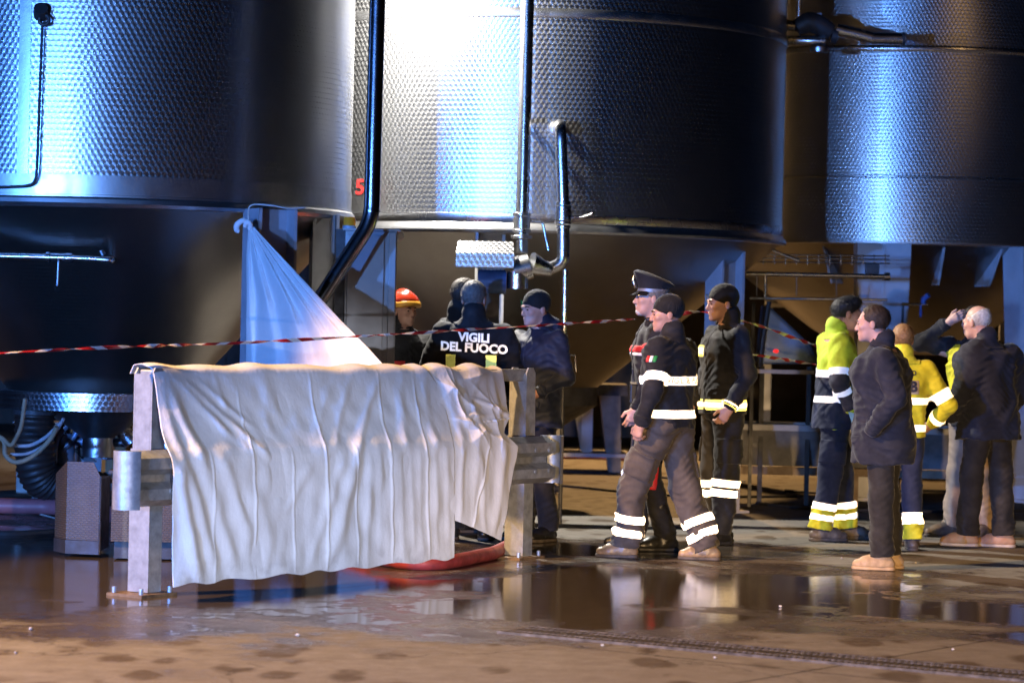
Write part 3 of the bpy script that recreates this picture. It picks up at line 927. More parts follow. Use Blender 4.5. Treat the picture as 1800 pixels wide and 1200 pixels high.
rbs.inputs['Base Color'].default_value = (0.6, 0.01, 0.01, 1)
rbs.inputs['Emission Color'].default_value = (1, 0.02, 0.02, 1); rbs.inputs['Emission Strength'].default_value = 1.2
o = MB().lathe((0, 0, 0), [(.001, -.012), (.02, -.008), (.024, .0), (.024, .02)], 16).build('tail_lamp', RED, mh, True)
o.location = mhp(1364, 617, 24.87); o.rotation_euler = (-math.pi / 2, 0, 0); o.scale = (1, .7, 1)
for sx_ in (-.12, .30):
    MB().box((sx_, .62, .62), (.04, .04, 1.24)).build('leg', RUBBER, mh)
MB().box((mhp(1360, 650).x + .1, -.02, 1.20), (.5, .05, .035)).build('sill', simple('pale_sill', (0.5, 0.42, 0.38), 0.5), mh)

# press stand under the middle tank, far back
q = P(1030, 780, 30.5)
ps = thing('press_stand', 'grey steel press stand with tapered legs under the middle tank', 'stand', (q.x, q.y, 0))
def psx(px):
    return P(px, 780, 30.5).x - q.x
zt = P(1030, 694, 30.5).z
MB().box((.0, .3, zt + .06), (.85, .8, .12)).build('top_beam', DARK, ps)
MB().box((psx(981), .0, zt / 2), (.09, .3, zt)).build('leg', PAINT_GREY, ps)
MB().box((psx(1031), -.02, zt / 2 + .1), (.12, .03, zt - .2)).build('leg', PAINT_WHITE, ps)
MB().prism([(psx(1006), .04, zt - .08), (psx(1022), .04, .18), (psx(1024), .04, zt - .08)], (0, .02, 0)).build('gusset', PAINT_GREY, ps)
MB().prism([(psx(1052), -.15, zt), (psx(1070), -.15, .0), (psx(1092), -.15, .0), (psx(1088), -.15, zt)], (0, .4, 0)).build('tapered_leg', simple('brown_grey_paint', (0.24, 0.21, 0.17), 0.6), ps)
MB().box((.0, .1, .19), (.9, .9, .04)).build('shelf', PAINT_GREY, ps)

def hose(name, label, pts, r, mat, cat='hose', n=12, parent=None, rel=False):
    pts = smooth_path(pts, 8)
    o_ = pts[0].copy(); o_.z = 0
    ob = MB().tube([p - o_ for p in pts], r, n).build(name, mat, parent, True)
    ob.location = o_
    if parent is None:
        tag(ob, label, cat)
    return ob
PINK = simple('pink_hose_rubber', (0.42, 0.14, 0.15), 0.45, 0, 0.12, 6, 0.05, 30)
REDH = simple('red_hose_fabric', (0.26, 0.03, 0.028), 0.55, 0, 0.2, 10, 0.1, 60)
hose('wine_hose', 'thick pink hose lying at the left edge of the yard', [G(-120, 885, .065), G(20, 889, .065), G(110, 892, .065), G(200, 905, .065), G(300, 930, .065)], .062, PINK)
hose('wine_hose', 'pink hose lying far back under the middle tank', [G(900, 800, .05), G(975, 799, .05), G(1060, 800, .05), G(1110, 803, .05)], .05, PINK)
hose('fire_hose', 'red fire hose curving on the wet ground behind the sheet', [G(600, 962, .045), G(690, 985, .045), G(770, 989, .045), G(840, 977, .045), G(880, 966, .045), G(925, 935, .045), G(900, 900, .045)], .046, REDH)
CORD = simple('white_cord', (0.6, 0.58, 0.54), 0.6)
hose('white_cord', 'thin white cord lying on the ground at left', [G(-40, 880, .006), G(10, 893, .006), G(50, 899, .006), G(96, 910, .006), G(150, 930, .006)], .006, CORD, 'cord', 8)
for lab, pts in (('dark cable along the ground behind the rail end', [G(900, 850, .012), G(985, 853, .012), G(1100, 864, .012), G(1230, 872, .012), G(1400, 872, .012)]),
                 ('dark cable crossing the pale concrete under the middle tank', [G(930, 825, .012), G(1010, 829, .012), G(1130, 836, .012), G(1260, 846, .012)]),
                 ('dark cable across the concrete behind the hi-vis man', [G(1330, 884, .012), G(1420, 893, .012), G(1560, 897, .012), G(1700, 899, .012), G(1850, 895, .012)]),
                 ('dark cable nearer the old man feet at right', [G(1380, 862, .012), G(1500, 868, .012), G(1620, 862, .012), G(1760, 868, .012)]),
                 ('thick dark cable in the puddle at the left edge', [G(-60, 938, .02), G(20, 940, .02), G(90, 936, .02), G(170, 930, .02)])):
    hose('cable', lab, pts, .014 if 'thick' not in lab else .03, RUBBER, 'cable', 8)
fb = thing('hose_coupling', 'black hose coupling lying beside the rail end', 'coupling', G(968, 868))
MB().cyl((-.09, 0, .05), (.05, .02, .05), .05, 14).build('body', RUBBER, fb, True)
MB().cyl((.05, .02, .05), (.09, .025, .05), .035, 14).build('spigot', DARK, fb, True)

# ------------------------------------------------------------------ left machinery
def tread_material():
    mt, nt, bs = nodes_of('tread_plate')
    tc = N(nt, 'TexCoord')
    sp = N(nt, 'SeparateXYZ', inp={0: tc.outputs['Object']})
    cmb = N(nt, 'CombineXYZ', inp={0: MATH(nt, 'ADD', sp.outputs[0], sp.outputs[1]), 1: sp.outputs[2], 2: 0.0})
    br = N(nt, 'TexBrick', offset=0.5, inp={'Vector': cmb.outputs[0], 'Scale': 1.0, 'Mortar Size': 0.0048, 'Mortar Smooth': 0.35, 'Brick Width': 0.028, 'Row Height': 0.0145})
    no = N(nt, 'TexNoise', inp={'Vector': tc.outputs['Object'], 'Scale': 9.0, 'Detail': 6.0})
    nt.links.new(MIXC(nt, br.outputs['Fac'], MIXC(nt, no.outputs[0], (0.10, 0.075, 0.052), (0.16, 0.12, 0.085)), MIXC(nt, no.outputs[0], (0.05, 0.038, 0.028), (0.10, 0.075, 0.055))), bs.inputs['Base Color'])
    bs.inputs['Metallic'].default_value = 0.15
    bs.inputs['Roughness'].default_value = 0.42
    bp = N(nt, 'Bump', invert=True, inp={'Height': br.outputs['Fac'], 'Strength': 0.9, 'Distance': 0.008})
    nt.links.new(bp.outputs[0], bs.inputs['Normal'])
    return mt
TREAD = tread_material()
q = G(140, 978)
gd = thing('tread_plate_guard', 'tread-plate machine guard with cut corners at the left', 'guard', q, 0.0)
def gx(px, d=q.y):
    return P(px - 6, 900, d).x - q.x
z0, z1, z2 = .02, P(140, 836, q.y).z, P(140, 811, q.y).z
MB().prism([(gx(95), .18, .11), (gx(122), .0, .11), (gx(122), .0, z2), (gx(95), .18, z1)], (.006, .02, 0)).build('side_plate', TREAD, gd)
MB().prism([(gx(122) + .002, .0, .11), (gx(183), -.05, .11), (gx(183), -.05, z1), (gx(170), -.04, z2), (gx(122) + .002, .0, z2)], (0, .02, 0)).build('front_plate', TREAD, gd)
MB().prism([(gx(94), .17, z0), (gx(122), -.004, z0), (gx(184), -.056, z0), (gx(184), -.056, .107), (gx(122), -.004, .107), (gx(94), .17, .107)], (0, .02, 0)).build('skirt', DARK, gd)
MB().tube([(gx(184), -.056, z0), (gx(184), -.056, z1)], .008, 8).build('corner_edge', STEEL, gd)
MB().box((.0, .35, z1 / 2), (.22, .4, z1 - .05)).build('inner_body', DARK, gd)
q2 = G(250, 990)
g2 = thing('tread_plate_guard', 'low tread-plate guard behind the left rail post', 'guard', q2, 0.05)
zz = P(250, 836, q2.y).z
MB().box((.06, .22, zz / 2 + .06), (.56, .02, zz - .12)).build('front_plate', TREAD, g2)
MB().box((.06, .42, zz / 2), (.52, .36, zz - .02)).build('inner_body', DARK, g2)
MB().box((.06, .30, zz + .01), (.6, .24, .02)).build('top_plate', DARK, g2)
# crusher pump behind it
q = G(150, 900)
cp = thing('pump_unit', 'blue-lit pump unit with hoses behind the tread plates', 'pump', (q.x, q.y, 0))
def cpp(px, py, d=None):
    v_ = P(px, py, d or q.y); return v_ - Vector((q.x, q.y, 0))
PB = simple('pale_blue_enamel', (0.22, 0.34, 0.55), 0.35, 0.1, 0.1, 5, coat=.3)
MB().cyl(cpp(112, 762), cpp(112, 880), .09, 20).build('motor', PB, cp, True)
MB().box(cpp(190, 785), (.09, .08, .2)).build('terminal_box', PB, cp, bevel=.006)
MB().box((cpp(190, 785).x, .0, cpp(190, 785).z / 2 - .1), (.06, .06, cpp(190, 785).z - .2)).build('stand', DARK, cp)
MB().cyl(cpp(130, 775), cpp(225, 778), .035, 16).build('manifold', PB, cp, True)
MB().cyl(cpp(205, 742), cpp(232, 778), .065, 20).build('chrome_neck', CHROME, cp, True)
MB().cyl(cpp(262, 755), cpp(300, 790), .075, 20).build('chrome_bowl', CHROME, cp, True)
for k, (r, pts) in enumerate(((.028, [(95, 850), (96, 790), (110, 755), (140, 735), (165, 725)]), (.022, [(112, 790), (128, 775), (145, 750), (168, 735)]), (.03, [(100, 840), (101, 785), (118, 750), (150, 728)]))):
    MB().tube(smooth_path([cpp(a, b) + Vector((0, -.1 - .02 * k, 0)) for a, b in pts], 6), r, 12).build('blue_hose', PB, cp, True)
MB().cyl(cpp(118, 752), cpp(116, 778), .03, 12).build('solenoid', DARK, cp, True)
MB().prism([cpp(128, 790), cpp(150, 812), cpp(170, 812), cpp(145, 780)], (0, .03, 0)).build('brace', DARK, cp)
MB().box((0, .1, .12), (.8, .5, .24)).build('bed', DARK, cp)
# ribbed dark hose drop
rh = thing('ribbed_hose', 'fat dark ribbed suction hose hanging under the left tank', 'hose', G(62, 905))
rc = Vector((G(62, 905).x, G(62, 905).y, 0))
za, zb = P(60, 728, rc.y).z, P(65, 848, rc.y).z
BRH = simple('brown_black_rubber', (0.035, 0.022, 0.018), 0.5, 0, 0.2, 10)
pp = smooth_path([(-.02, 0, za), (-.02, 0, za - .2), (0, 0, zb + .12), (.06, .05, zb + .02), (.2, .15, zb - .03), (.36, .3, .2), (.45, .4, .1)], 14)
MB().tube(pp, [.15 + (.012 if i % 3 == 0 else 0) for i in range(len(pp))], 20).build('hose', BRH, rh, True)
MB().cyl((-.02, 0, za), (-.02, 0, za + .1), .17, 20).build('collar', DARK, rh, True)
TANH = simple('tan_tube_rubber', (0.34, 0.24, 0.15), 0.45)
GREYH = simple('grey_tube_rubber', (0.42, 0.40, 0.42), 0.45)
for lab, mat, r, pts in (('tan tube looping left of the ribbed hose', TANH, .016, [(-40, 760), (0, 768), (18, 782), (28, 770), (38, 745), (44, 700)]),
                    ('tan tube sagging lowest before the ribbed hose', TANH, .018, [(-40, 755), (4, 772), (10, 800), (30, 812), (60, 800), (88, 772), (100, 750)]),
                    ('grey tube sagging between the tan tubes', GREYH, .014, [(20, 782), (50, 783), (75, 772), (95, 755), (110, 740)]),
                    ('grey upper tube before the ribbed hose', GREYH, .012, [(18, 798), (48, 797), (78, 782), (96, 762), (112, 735)])):
    hose('rubber_tube', lab, [P(a, b, 20.6 - .04 * i_) for i_, (a, b) in enumerate(pts)], r, mat, 'tube', 10)
pc = thing('plinth', 'pale concrete plinth under the left tank', 'plinth', G(60, 868, 0))
MB().box((0, .3, .30), (.36, .36, .60)).build('block', simple('pale_concrete', (0.45, 0.47, 0.44), 0.8, 0, 0.15, 6, 0.2, 30), pc, bevel=.01)
MB().box((0, .3, .61), (.42, .42, .02)).build('bearing_plate', PAINT_GREY, pc)
# stacked timber boards behind
TIM = simple('yellow_timber', (0.42, 0.28, 0.13), 0.65, 0, 0.2, 7, 0.15, 30)
bx0 = P(120, 800, 25.0)
tb = thing('timber_crate', 'yellowish timber crate behind the pump at the left', 'crate', (P(215, 800, 25.0).x, 25.0, 0))
for k in range(7):
    MB().box((-.42 + k * .14, 0, .36), (.125, .03, .72)).build('board', TIM, tb)
MB().box((0, .02 + .02, .16), (.98, .04, .08)).build('rail', TIM, tb)
MB().box((0, .02 + .02, .58), (.98, .04, .08)).build('rail', TIM, tb)
MB().box((0, .45, .34), (.96, .76, .68)).build('crate_body', TIM, tb)

# red numeral on the middle tank
def text_mesh(body, size, name, bold=0.0):
    cu = bpy.data.curves.new(name + '_font', 'FONT')
    cu.body = body; cu.size = size; cu.align_x = 'CENTER'; cu.align_y = 'CENTER'; cu.offset = bold
    cu.resolution_u = 3
    ob = bpy.data.objects.new(name + '_tmp', cu)
    scene.collection.objects.link(ob)
    bpy.context.view_layer.update()
    me = bpy.data.meshes.new_from_object(ob.evaluated_get(bpy.context.evaluated_depsgraph_get()))
    bpy.data.objects.remove(ob); bpy.data.curves.remove(cu)
    return me
me = text_mesh('5', .17, 'numeral', .004)
zc = P(634, 334, 24.0).z
qq = on_tank(T2C, T2R, 633, zc)
th0 = math.atan2(qq.y - T2C.y, qq.x - T2C.x)
for v in me.vertices:
    th = th0 + v.co.x * 1.25 / T2R
    v.co = (math.cos(th) * (T2R + .005), math.sin(th) * (T2R + .005), zc + v.co.y)
me.materials.append(simple('red_stencil_paint', (0.65, 0.03, 0.03), 0.5))
link(bpy.data.objects.new('numeral', me), t2)

# ------------------------------------------------------------------ barrier tapes
def tape_material():
    mt, nt, bs = nodes_of('barrier_tape_film')
    uv = N(nt, 'UVMap')
    sp = N(nt, 'SeparateXYZ', inp={0: uv.outputs[0]})
    s = MATH(nt, 'FRACT', MATH(nt, 'ADD', MATH(nt, 'DIVIDE', sp.outputs[0], 0.20), MATH(nt, 'MULTIPLY', sp.outputs[1], 0.25)))
    red = RAMP(nt, s, 0.575, 0.585)
    no = N(nt, 'TexNoise', inp={'Vector': uv.outputs[0], 'Scale': 30.0, 'Detail': 2.0})
    prt = MATH(nt, 'MULTIPLY', RAMP(nt, no.outputs[0], 0.60, 0.62), RAMP(nt, s, 0.45, 0.47, 1.0, 0.0))
    col = MIXC(nt, red, (0.36, 0.012, 0.016), (0.62, 0.60, 0.58))
    col = MIXC(nt, prt, col, (0.05, 0.02, 0.02))
    nt.links.new(col, bs.inputs['Base Color'])
    bs.inputs['Roughness'].default_value = 0.3
    return mt
TAPE = tape_material()
def tape(label, pts, w=.03, twist=5.0, seed=1):
    path = smooth_path(pts, 60)
    rr = random.Random(seed)
    acc, vs, uvs, fs = 0.0, [], [], []
    o_ = path[0].copy()
    ph = rr.uniform(0, 6)
    for i, p in enumerate(path):
        if i:
            acc += (p - path[i - 1]).length
        t = (path[min(i + 1, len(path) - 1)] - path[max(i - 1, 0)]).normalized()
        b = t.cross(Vector((0, 0, 1))).normalized()
        c = b.cross(t)
        a = ph + acc * twist * 1.5 + 1.2 * math.sin(acc * 3.1 + ph) + .7 * math.sin(acc * 7.3)
        ww = w * (.62 + .38 * math.sin(acc * 2.3 + ph) ** 2)
        e = (c * math.cos(a) + b * math.sin(a)) * ww / 2
        nn = t.cross(e).normalized() * .0015
        vs += [p + e + nn - o_, p - e + nn - o_, p - e - nn - o_, p + e - nn - o_]
        uvs += [(acc, 0), (acc, 1), (acc, 1), (acc, 0)]
    k = len(path)
    for i in range(k - 1):
        a = i * 4
        for j in range(4):
            fs.append((a + j, a + (j + 1) % 4, a + 4 + (j + 1) % 4, a + 4 + j))
    me = bpy.data.meshes.new('barrier_tape')
    me.from_pydata(vs, [], fs)
    ul = me.uv_layers.new(name='UVMap')
    li = np.empty(len(me.loops), dtype=np.int32)
    me.loops.foreach_get('vertex_index', li)
    ul.data.foreach_set('uv', np.array(uvs, dtype=np.float32)[li].ravel())
    me.materials.append(TAPE)
    o = bpy.data.objects.new('barrier_tape', me)
    o.location = o_
    link(o)
    return tag(o, label, 'barrier tape', 'red and white barrier tapes')
tape('long twisted red and white tape stretched from left across the sheets', [P(-120, 628, 14.8), P(160, 612, 15.6), P(432, 602, 16.6), P(700, 587, 17.6), P(980, 570, 18.8), P(1115, 561, 19.5)], .023, 5, 3)
tape('upper short red and white tape left of the hi-vis man', [P(1195, 552, 20.6), P(1240, 549, 20.7), P(1330, 571, 21.3), P(1412, 600, 21.8), P(1500, 628, 22.4)], .028, 6, 8)
tape('lower short red and white tape left of the hi-vis man', [P(1290, 618, 21.0), P(1330, 624, 21.3), P(1410, 637, 21.9), P(1530, 656, 22.6)], .028, 6, 11)

# ------------------------------------------------------------------ sheets
def cloth_material():
    mt, nt, bs = nodes_of('white_cotton')
    tc = N(nt, 'TexCoord')
    no = N(nt, 'TexNoise', inp={'Vector': tc.outputs['Object'], 'Scale': 3.5, 'Detail': 6.0, 'Roughness': 0.6})
    col = MIXC(nt, RAMP(nt, no.outputs[0], 0.3, 0.75), (0.70, 0.68, 0.68), (0.80, 0.79, 0.80))
    # soiling on the hem that trailed in the wet
    sp = N(nt, 'SeparateXYZ', inp={0: tc.outputs['Object']})
    n3 = N(nt, 'TexNoise', inp={'Vector': tc.outputs['Object'], 'Scale': 11.0, 'Detail': 5.0})
    hem = MATH(nt, 'MULTIPLY', RAMP(nt, sp.outputs[2], 0.10, 0.24, 1.0, 0.0), RAMP(nt, n3.outputs[0], 0.48, 0.66))
    col = MIXC(nt, MATH(nt, 'MULTIPLY', hem, 0.45), col, (0.33, 0.30, 0.29))
    nt.links.new(col, bs.inputs['Base Color'])
    bs.inputs['Roughness'].default_value = 0.85
    bs.inputs['Sheen Weight'].default_value = 0.15
    n2 = N(nt, 'TexNoise', inp={'Vector': tc.outputs['Object'], 'Scale': 26.0, 'Detail': 5.0, 'Roughness': 0.6})
    wv = N(nt, 'TexNoise', inp={'Vector': N(nt, 'Mapping', inp={'Vector': tc.outputs['Object'], 'Scale': (1.0, 1.0, 0.25)}).outputs[0], 'Scale': 40.0, 'Detail': 3.0})
    h = MATH(nt, 'ADD', n2.outputs[0], MATH(nt, 'MULTIPLY', wv.outputs[0], 0.5))
    bp = N(nt, 'Bump', inp={'Height': h, 'Strength': 0.35, 'Distance': 0.008})
    nt.links.new(bp.outputs[0], bs.inputs['Normal'])
    return mt
COTTON = cloth_material()

RMI = Matrix.Rotation(-RZG, 3, 'Z')
def RP(px, py, off):
    """where the ray of a pixel meets the upright plane `off` in front of the rail: (along, height)"""
    d = RMI @ ray(px, py)
    o = RMI @ (CAM - Vector((GA.x, GA.y, 0)))
    s = (-off - o.y) / d.y
    q_ = o + d * s
    return q_.x, q_.z

def grid_mesh(name, X, Y, Z, mat, loc=(0, 0, 0), rz=0.0, parent=None, thick=0.004):
    nv, nu = X.shape
    co = np.stack([X, Y, Z], -1).reshape(-1, 3).astype(np.float32)
    idx = np.arange(nv * nu).reshape(nv, nu)
    f = np.stack([idx[:-1, :-1], idx[1:, :-1], idx[1:, 1:], idx[:-1, 1:]], -1).reshape(-1, 4)
    me = bpy.data.meshes.new(name)
    me.from_pydata(co.tolist(), [], f.tolist())
    me.polygons.foreach_set('use_smooth', [True] * len(me.polygons))
    me.materials.append(mat)
    o = bpy.data.objects.new(name, me)
    o.location = loc
    o.rotation_euler = (0, 0, rz)
    link(o, parent)
    if thick:
        s = o.modifiers.new('thickness', 'SOLIDIFY')
        s.thickness = thick
        s.offset = 0
    return o

def ridge(S, Z, s0, z0, s1, z1, amp, w, bend=0.0, sharp=1.0):
    t = np.clip((Z - z0) / (z1 - z0 + 1e-9), -0.3, 1.3)
    c = s0 + (s1 - s0) * t + bend * t * (1 - t)
    fade = np.clip((t + .12) / .22, 0, 1) * np.clip((1.14 - t) / .25, 0, 1)
    x = np.abs((S - c) / w)
    if sharp > 1:
        shp = 1.0 / (1 + x ** 2 * 1.6) - .15
        shp = np.clip(shp, 0, None)
    else:
        shp = np.exp(-x * x)
    return amp * fade * shp

def wrinkle(S, Z, seed, n=30, amp=.0013):
    rr = np.random.RandomState(seed)
    h = np.zeros_like(S)
    for _ in range(n):
        k = rr.uniform(8, 46)
        th = rr.normal(0.0, 0.55)
        h += amp * (10 / k) ** .5 * np.sin(k * (S * math.cos(th) + Z * math.sin(th)) + rr.uniform(0, 6.28) + 1.5 * np.sin(Z * rr.uniform(2, 7) + rr.uniform(0, 6)))
    return h

def drape(nu, nv, edge_l, edge_r, ztop, zbot_l, zbot_r, prof, ridges, seed, back=.30):
    """profile of a sheet over the top rail and the beam; edges given as (z, along) tables"""
    u = np.linspace(0, 1, nu)[None, :]
    v = np.linspace(0, 1, nv)[:, None]
    nb = int(nv * .10)
    zb = zbot_l + (zbot_r - zbot_l) * u
    Z = np.empty((nv, nu)); Yo = np.empty((nv, nu))
    vb = np.linspace(1, 0, nb)[:, None]
    Z[:nb] = ztop - back * vb ** 1.0 * np.ones_like(u)
    vf = np.linspace(0, 1, nv - nb)[:, None]
    Z[nb:] = ztop - (ztop - zb) * vf
    S = np.empty_like(Z)
    zl, sl = zip(*sorted(edge_l)); zr, sr = zip(*sorted(edge_r))
    Zc = Z.copy(); Zc[:nb] = ztop
    L = np.interp(Zc, zl, sl); R = np.interp(Zc, zr, sr)
    S = L + (R - L) * u
    pz, py = zip(*sorted(prof))
    Yo[nb:] = np.interp(Z[nb:], pz, py)
    Yo[:nb] = -.075 - .03 * vb
    # rounded over the top rail
    k = 9
    ker = np.hanning(k + 2)[1:-1]; ker /= ker.sum()
    pad = np.pad(Yo, ((k // 2, k // 2), (0, 0)), 'edge')
    Yo = sum(ker[i] * pad[i:i + nv] for i in range(k))
    D = np.zeros_like(Z)
    for r in ridges:
        D += ridge(S, Z, *r) * (.95 if r[-1] > 1 else .55)
    D += wrinkle(S, Z, seed)
    free = np.clip((ztop - Z) / .25, 0.05, 1)
    front = np.where(np.arange(nv)[:, None] >= nb, 1.0, 0.2)
    Yo = np.maximum(Yo + D * free * front, Yo - .004)
    return S, -Yo, Z

def px_ridges(lst):
    out = []
    for (x0, y0, x1, y1, amp, w, bend, sharp) in lst:
        o0 = .06 + .24 * min(max((y0 - 660) / 130, 0), 1)
        o1 = .06 + .24 * min(max((y1 - 660) / 130, 0), 1)
        s0, z0 = RP(x0, y0, o0); s1, z1 = RP(x1, y1, o1)
        out.append((s0, z0, s1, z1, amp, w, bend, sharp))
    return out

PROF = [(1.285, .0), (1.27, .055), (1.24, .075), (1.05, .140), (.95, .190), (.87, .240), (.82, .277), (.78, .292), (.70, .302), (.55, .306), (.35, .312), (.0, .325)]
R1 = px_ridges([
    (275, 657, 318, 830, .030, .045, 0, 1), (285, 657, 352, 812, .040, .055, .02, 1), (298, 660, 412, 768, .034, .05, .03, 1),
    (316, 664, 470, 800, .030, .045, .05, 1), (345, 668, 440, 745, .022, .04, .02, 1), (372, 660, 400, 720, .016, .03, 0, 1),
    (308, 812, 338, 1010, .055, .055, .0, 1), (326, 818, 372, 1000, .040, .05, .02, 1), (352, 806, 404, 985, .034, .055, .0, 1), (388, 800, 432, 940, .026, .05, .02, 1),
    (374, 800, 372, 1015, .007, .010, 0, 2), (446, 788, 444, 1005, .009, .011, 0, 2), (418, 690, 446, 790, .006, .010, 0, 2), (516, 800, 513, 990, .007, .010, 0, 2),
    (540, 657, 573, 788, .010, .012, 0, 2), (573, 788, 571, 992, .011, .012, 0, 2), (626, 790, 624, 985, .008, .010, 0, 2),
    (660, 657, 687, 788, .010, .012, 0, 2), (687, 788, 685, 978, .010, .012, 0, 2), (722, 657, 750, 788, .010, .012, 0, 2), (750, 788, 749, 970, .010, .012, 0, 2),
    (662, 660, 628, 792, .030, .05, 0, 1), (628, 792, 575, 985, .042, .06, 0, 1), (604, 800, 540, 990, .022, .05, 0, 1), (650, 800, 640, 985, .018, .035, 0, 1),
    (612, 660, 590, 790, .020, .045, 0, 1), (460, 660, 478, 760, .014, .05, 0, 1), (580, 665, 560, 760, .014, .045, .02, 1),
    (700, 660, 714, 790, .020, .05, 0, 1), (740, 660, 768, 790, .022, .045, 0, 1),
    (668, 795, 664, 975, 0.008, .03, 0, 1), (705, 795, 702, 972, 0.009, .03, 0, 1), (722, 795, 722, 968, 0.006, .022, 0, 1), (738, 795, 736, 968, 0.007, .025, 0, 1), (765, 795, 764, 965, 0.009, .028, 0, 1), (784, 795, 786, 960, 0.008, .025, 0, 1),
    (470, 800, 500, 880, -.016, .06, .05, 1), (540, 820, 500, 900, .014, .05, .05, 1), (450, 870, 480, 985, .018, .06, 0, 1), (500, 880, 470, 1000, -.012, .05, 0, 1), (420, 860, 452, 1000, -.014, .05, 0, 1)])
el = [(1.30, RP(268, 655, .06)[0]), (RP(282, 720, .16)[1], RP(282, 720, .16)[0]), (.82, RP(300, 790, .30)[0]), (RP(302, 900, .31)[1], RP(302, 900, .31)[0]), (0, RP(305, 1030, .32)[0])]
er = [(1.30, RP(742, 650, .06)[0]), (RP(780, 690, .12)[1], RP(780, 690, .12)[0]), (RP(790, 740, .2)[1], RP(790, 740, .2)[0]), (.80, RP(800, 790, .30)[0]), (0, RP(800, 985, .32)[0])]
zl, zr = RP(305, 1029, .32)[1], RP(798, 981, .32)[1]
S, Yv, Zv = drape(420, 260, el, er, 1.283, zl, zr, PROF, R1, 4, .05)
Zv = Zv + np.where(Zv < .3, (.3 - Zv) / .3 * .012 * np.sin(S * 17 + np.sin(S * 5)), 0)
_e = np.exp(-np.clip(1.283 - Zv, 0, None) / .07)
Zv = Zv + _e * (.011 * np.abs(np.sin(S * 3.1 + 1.2)) ** 2 + .007 * np.sin(S * 11 + 2 * np.sin(S * 3)) + .022 * np.exp(-((S - RP(745, 650, .06)[0]) / .09) ** 2) + .02 * np.exp(-((S - RP(455, 650, .06)[0]) / .12) ** 2))
Yv = Yv - .010 * np.sin(S * 9 + 4 * Zv + np.sin(S * 4)) * np.clip((.9 - Zv) / .8, 0, 1) * .8
sh1 = grid_mesh('sheet', S, Yv, Zv, COTTON, (GA.x, GA.y, 0), RZG)
tag(sh1, 'large white sheet draped over the guardrail down to the ground', 'sheet', 'white sheets screening the scene')

R2_ = px_ridges([
    (776, 655, 812, 770, .028, .045, 0, 1), (800, 655, 850, 765, .030, .04, .02, 1), (838, 657, 822, 740, .020, .035, 0, 1), (862, 657, 880, 740, .036, .04, 0, 1),
    (835, 700, 892, 728, .034, .05, 0, 1), (850, 740, 895, 735, .026, .05, 0, 1), (858, 780, 826, 935, .010, .011, 0, 2), (812, 785, 806, 910, .020, .03, 0, 1), (838, 785, 830, 925, .014, .035, 0, 1), (884, 785, 868, 930, .024, .04, 0, 1), (845, 800, 850, 930, .016, .03, 0, 1)])
el2 = [(1.30, RP(738, 650, .06)[0]), (.82, RP(770, 790, .29)[0]), (.0, RP(776, 985, .3)[0])]
er2 = [(1.30, RP(884, 653, .06)[0]), (RP(893, 700, .14)[1], RP(893, 700, .14)[0]), (RP(897, 735, .2)[1], RP(897, 735, .2)[0]), (RP(893, 762, .28)[1], RP(893, 762, .28)[0]), (RP(911, 785, .29)[1], RP(911, 785, .29)[0]), (RP(890, 880, .29)[1], RP(890, 880, .29)[0]), (0, RP(868, 965, .29)[0])]
PROF2 = [(z, y - .006) for z, y in PROF]
S, Yv, Zv = drape(200, 220, el2, er2, 1.274, RP(776, 905, .3)[1], RP(870, 950, .29)[1], PROF2, R2_, 9)
cr_ = np.random.RandomState(5)
for _ in range(16):
    cs, cz = RP(cr_.uniform(800, 895), cr_.uniform(665, 765), .18)
    th = cr_.uniform(0, 3.14); w = cr_.uniform(.025, .07)
    d1 = ((S - cs) * math.cos(th) + (Zv - cz) * math.sin(th)) / w
    d2 = (-(S - cs) * math.sin(th) + (Zv - cz) * math.cos(th)) / (w * 2.5)
    Yv -= cr_.uniform(.008, .03) * np.exp(-np.abs(d1) * 1.6 - d2 * d2)
_e = np.exp(-np.clip(1.274 - Zv, 0, None) / .08)
Zv = Zv + _e * (.014 + .016 * np.sin(S * 16 + 1))
sh2 = grid_mesh('sheet', S, Yv, Zv, COTTON, (GA.x, GA.y, 0), RZG)
tag(sh2, 'smaller crumpled white sheet with a pointed corner at the rail end', 'sheet', 'white sheets screening the scene')

# sheet tied to the tank leg
nu, nv = 260, 220
u = np.linspace(0, 1, nu)[None, :]; v = np.linspace(0, 1, nv)[:, None]
Lp = [(437, 397, 20.50), (433, 450, 20.46), (432, 560, 20.42), (432, 720, 20.40)]
Rp = [(441, 394, 20.50), (520, 478, 19.9), (598, 562, 19.2), (648, 612, 18.6), (684, 652, 18.05), (705, 700, 17.95)]
def path_at(pts, t):
    q_ = [P(*p) for p in pts]
    a = np.array([[p.x, p.y, p.z] for p in q_])
    k = np.linspace(0, 1, len(pts))
    return np.stack([np.interp(t, k, a[:, i]) for i in range(3)], -1)
tL = np.interp(v[:, 0], [0, .18, .55, 1], [0, .333, .667, 1]); tR = v[:, 0]
A = path_at(Lp, tL); B = path_at(Rp, tR)
W = A[:, None, :] * (1 - u[..., None]) + B[:, None, :] * u[..., None]
fold = np.zeros((nv, nu))
for (c0, c1, amp, w) in ((.04, .03, .05, .035), (.14, .10, -.06, .04), (.22, .20, .075, .05), (.36, .34, -.07, .05), (.47, .45, .07, .045), (.58, .57, -.05, .04), (.66, .67, .06, .04), (.76, .77, -.045, .035), (.84, .85, .05, .035), (.94, .945, .03, .03)):
    c = c0 + (c1 - c0) * v + .012 * np.sin(v * 7 + c0 * 40)
    fold += amp * np.exp(-((u - c) / w) ** 2) * np.clip(v * 2.6, .05, 1)
sag = -.10 * np.sin(np.pi * u) * v * (1 - .2 * v)
X = W[..., 0] + .25 * fold; Yv = W[..., 1] - fold; Zv = W[..., 2] + sag * .35
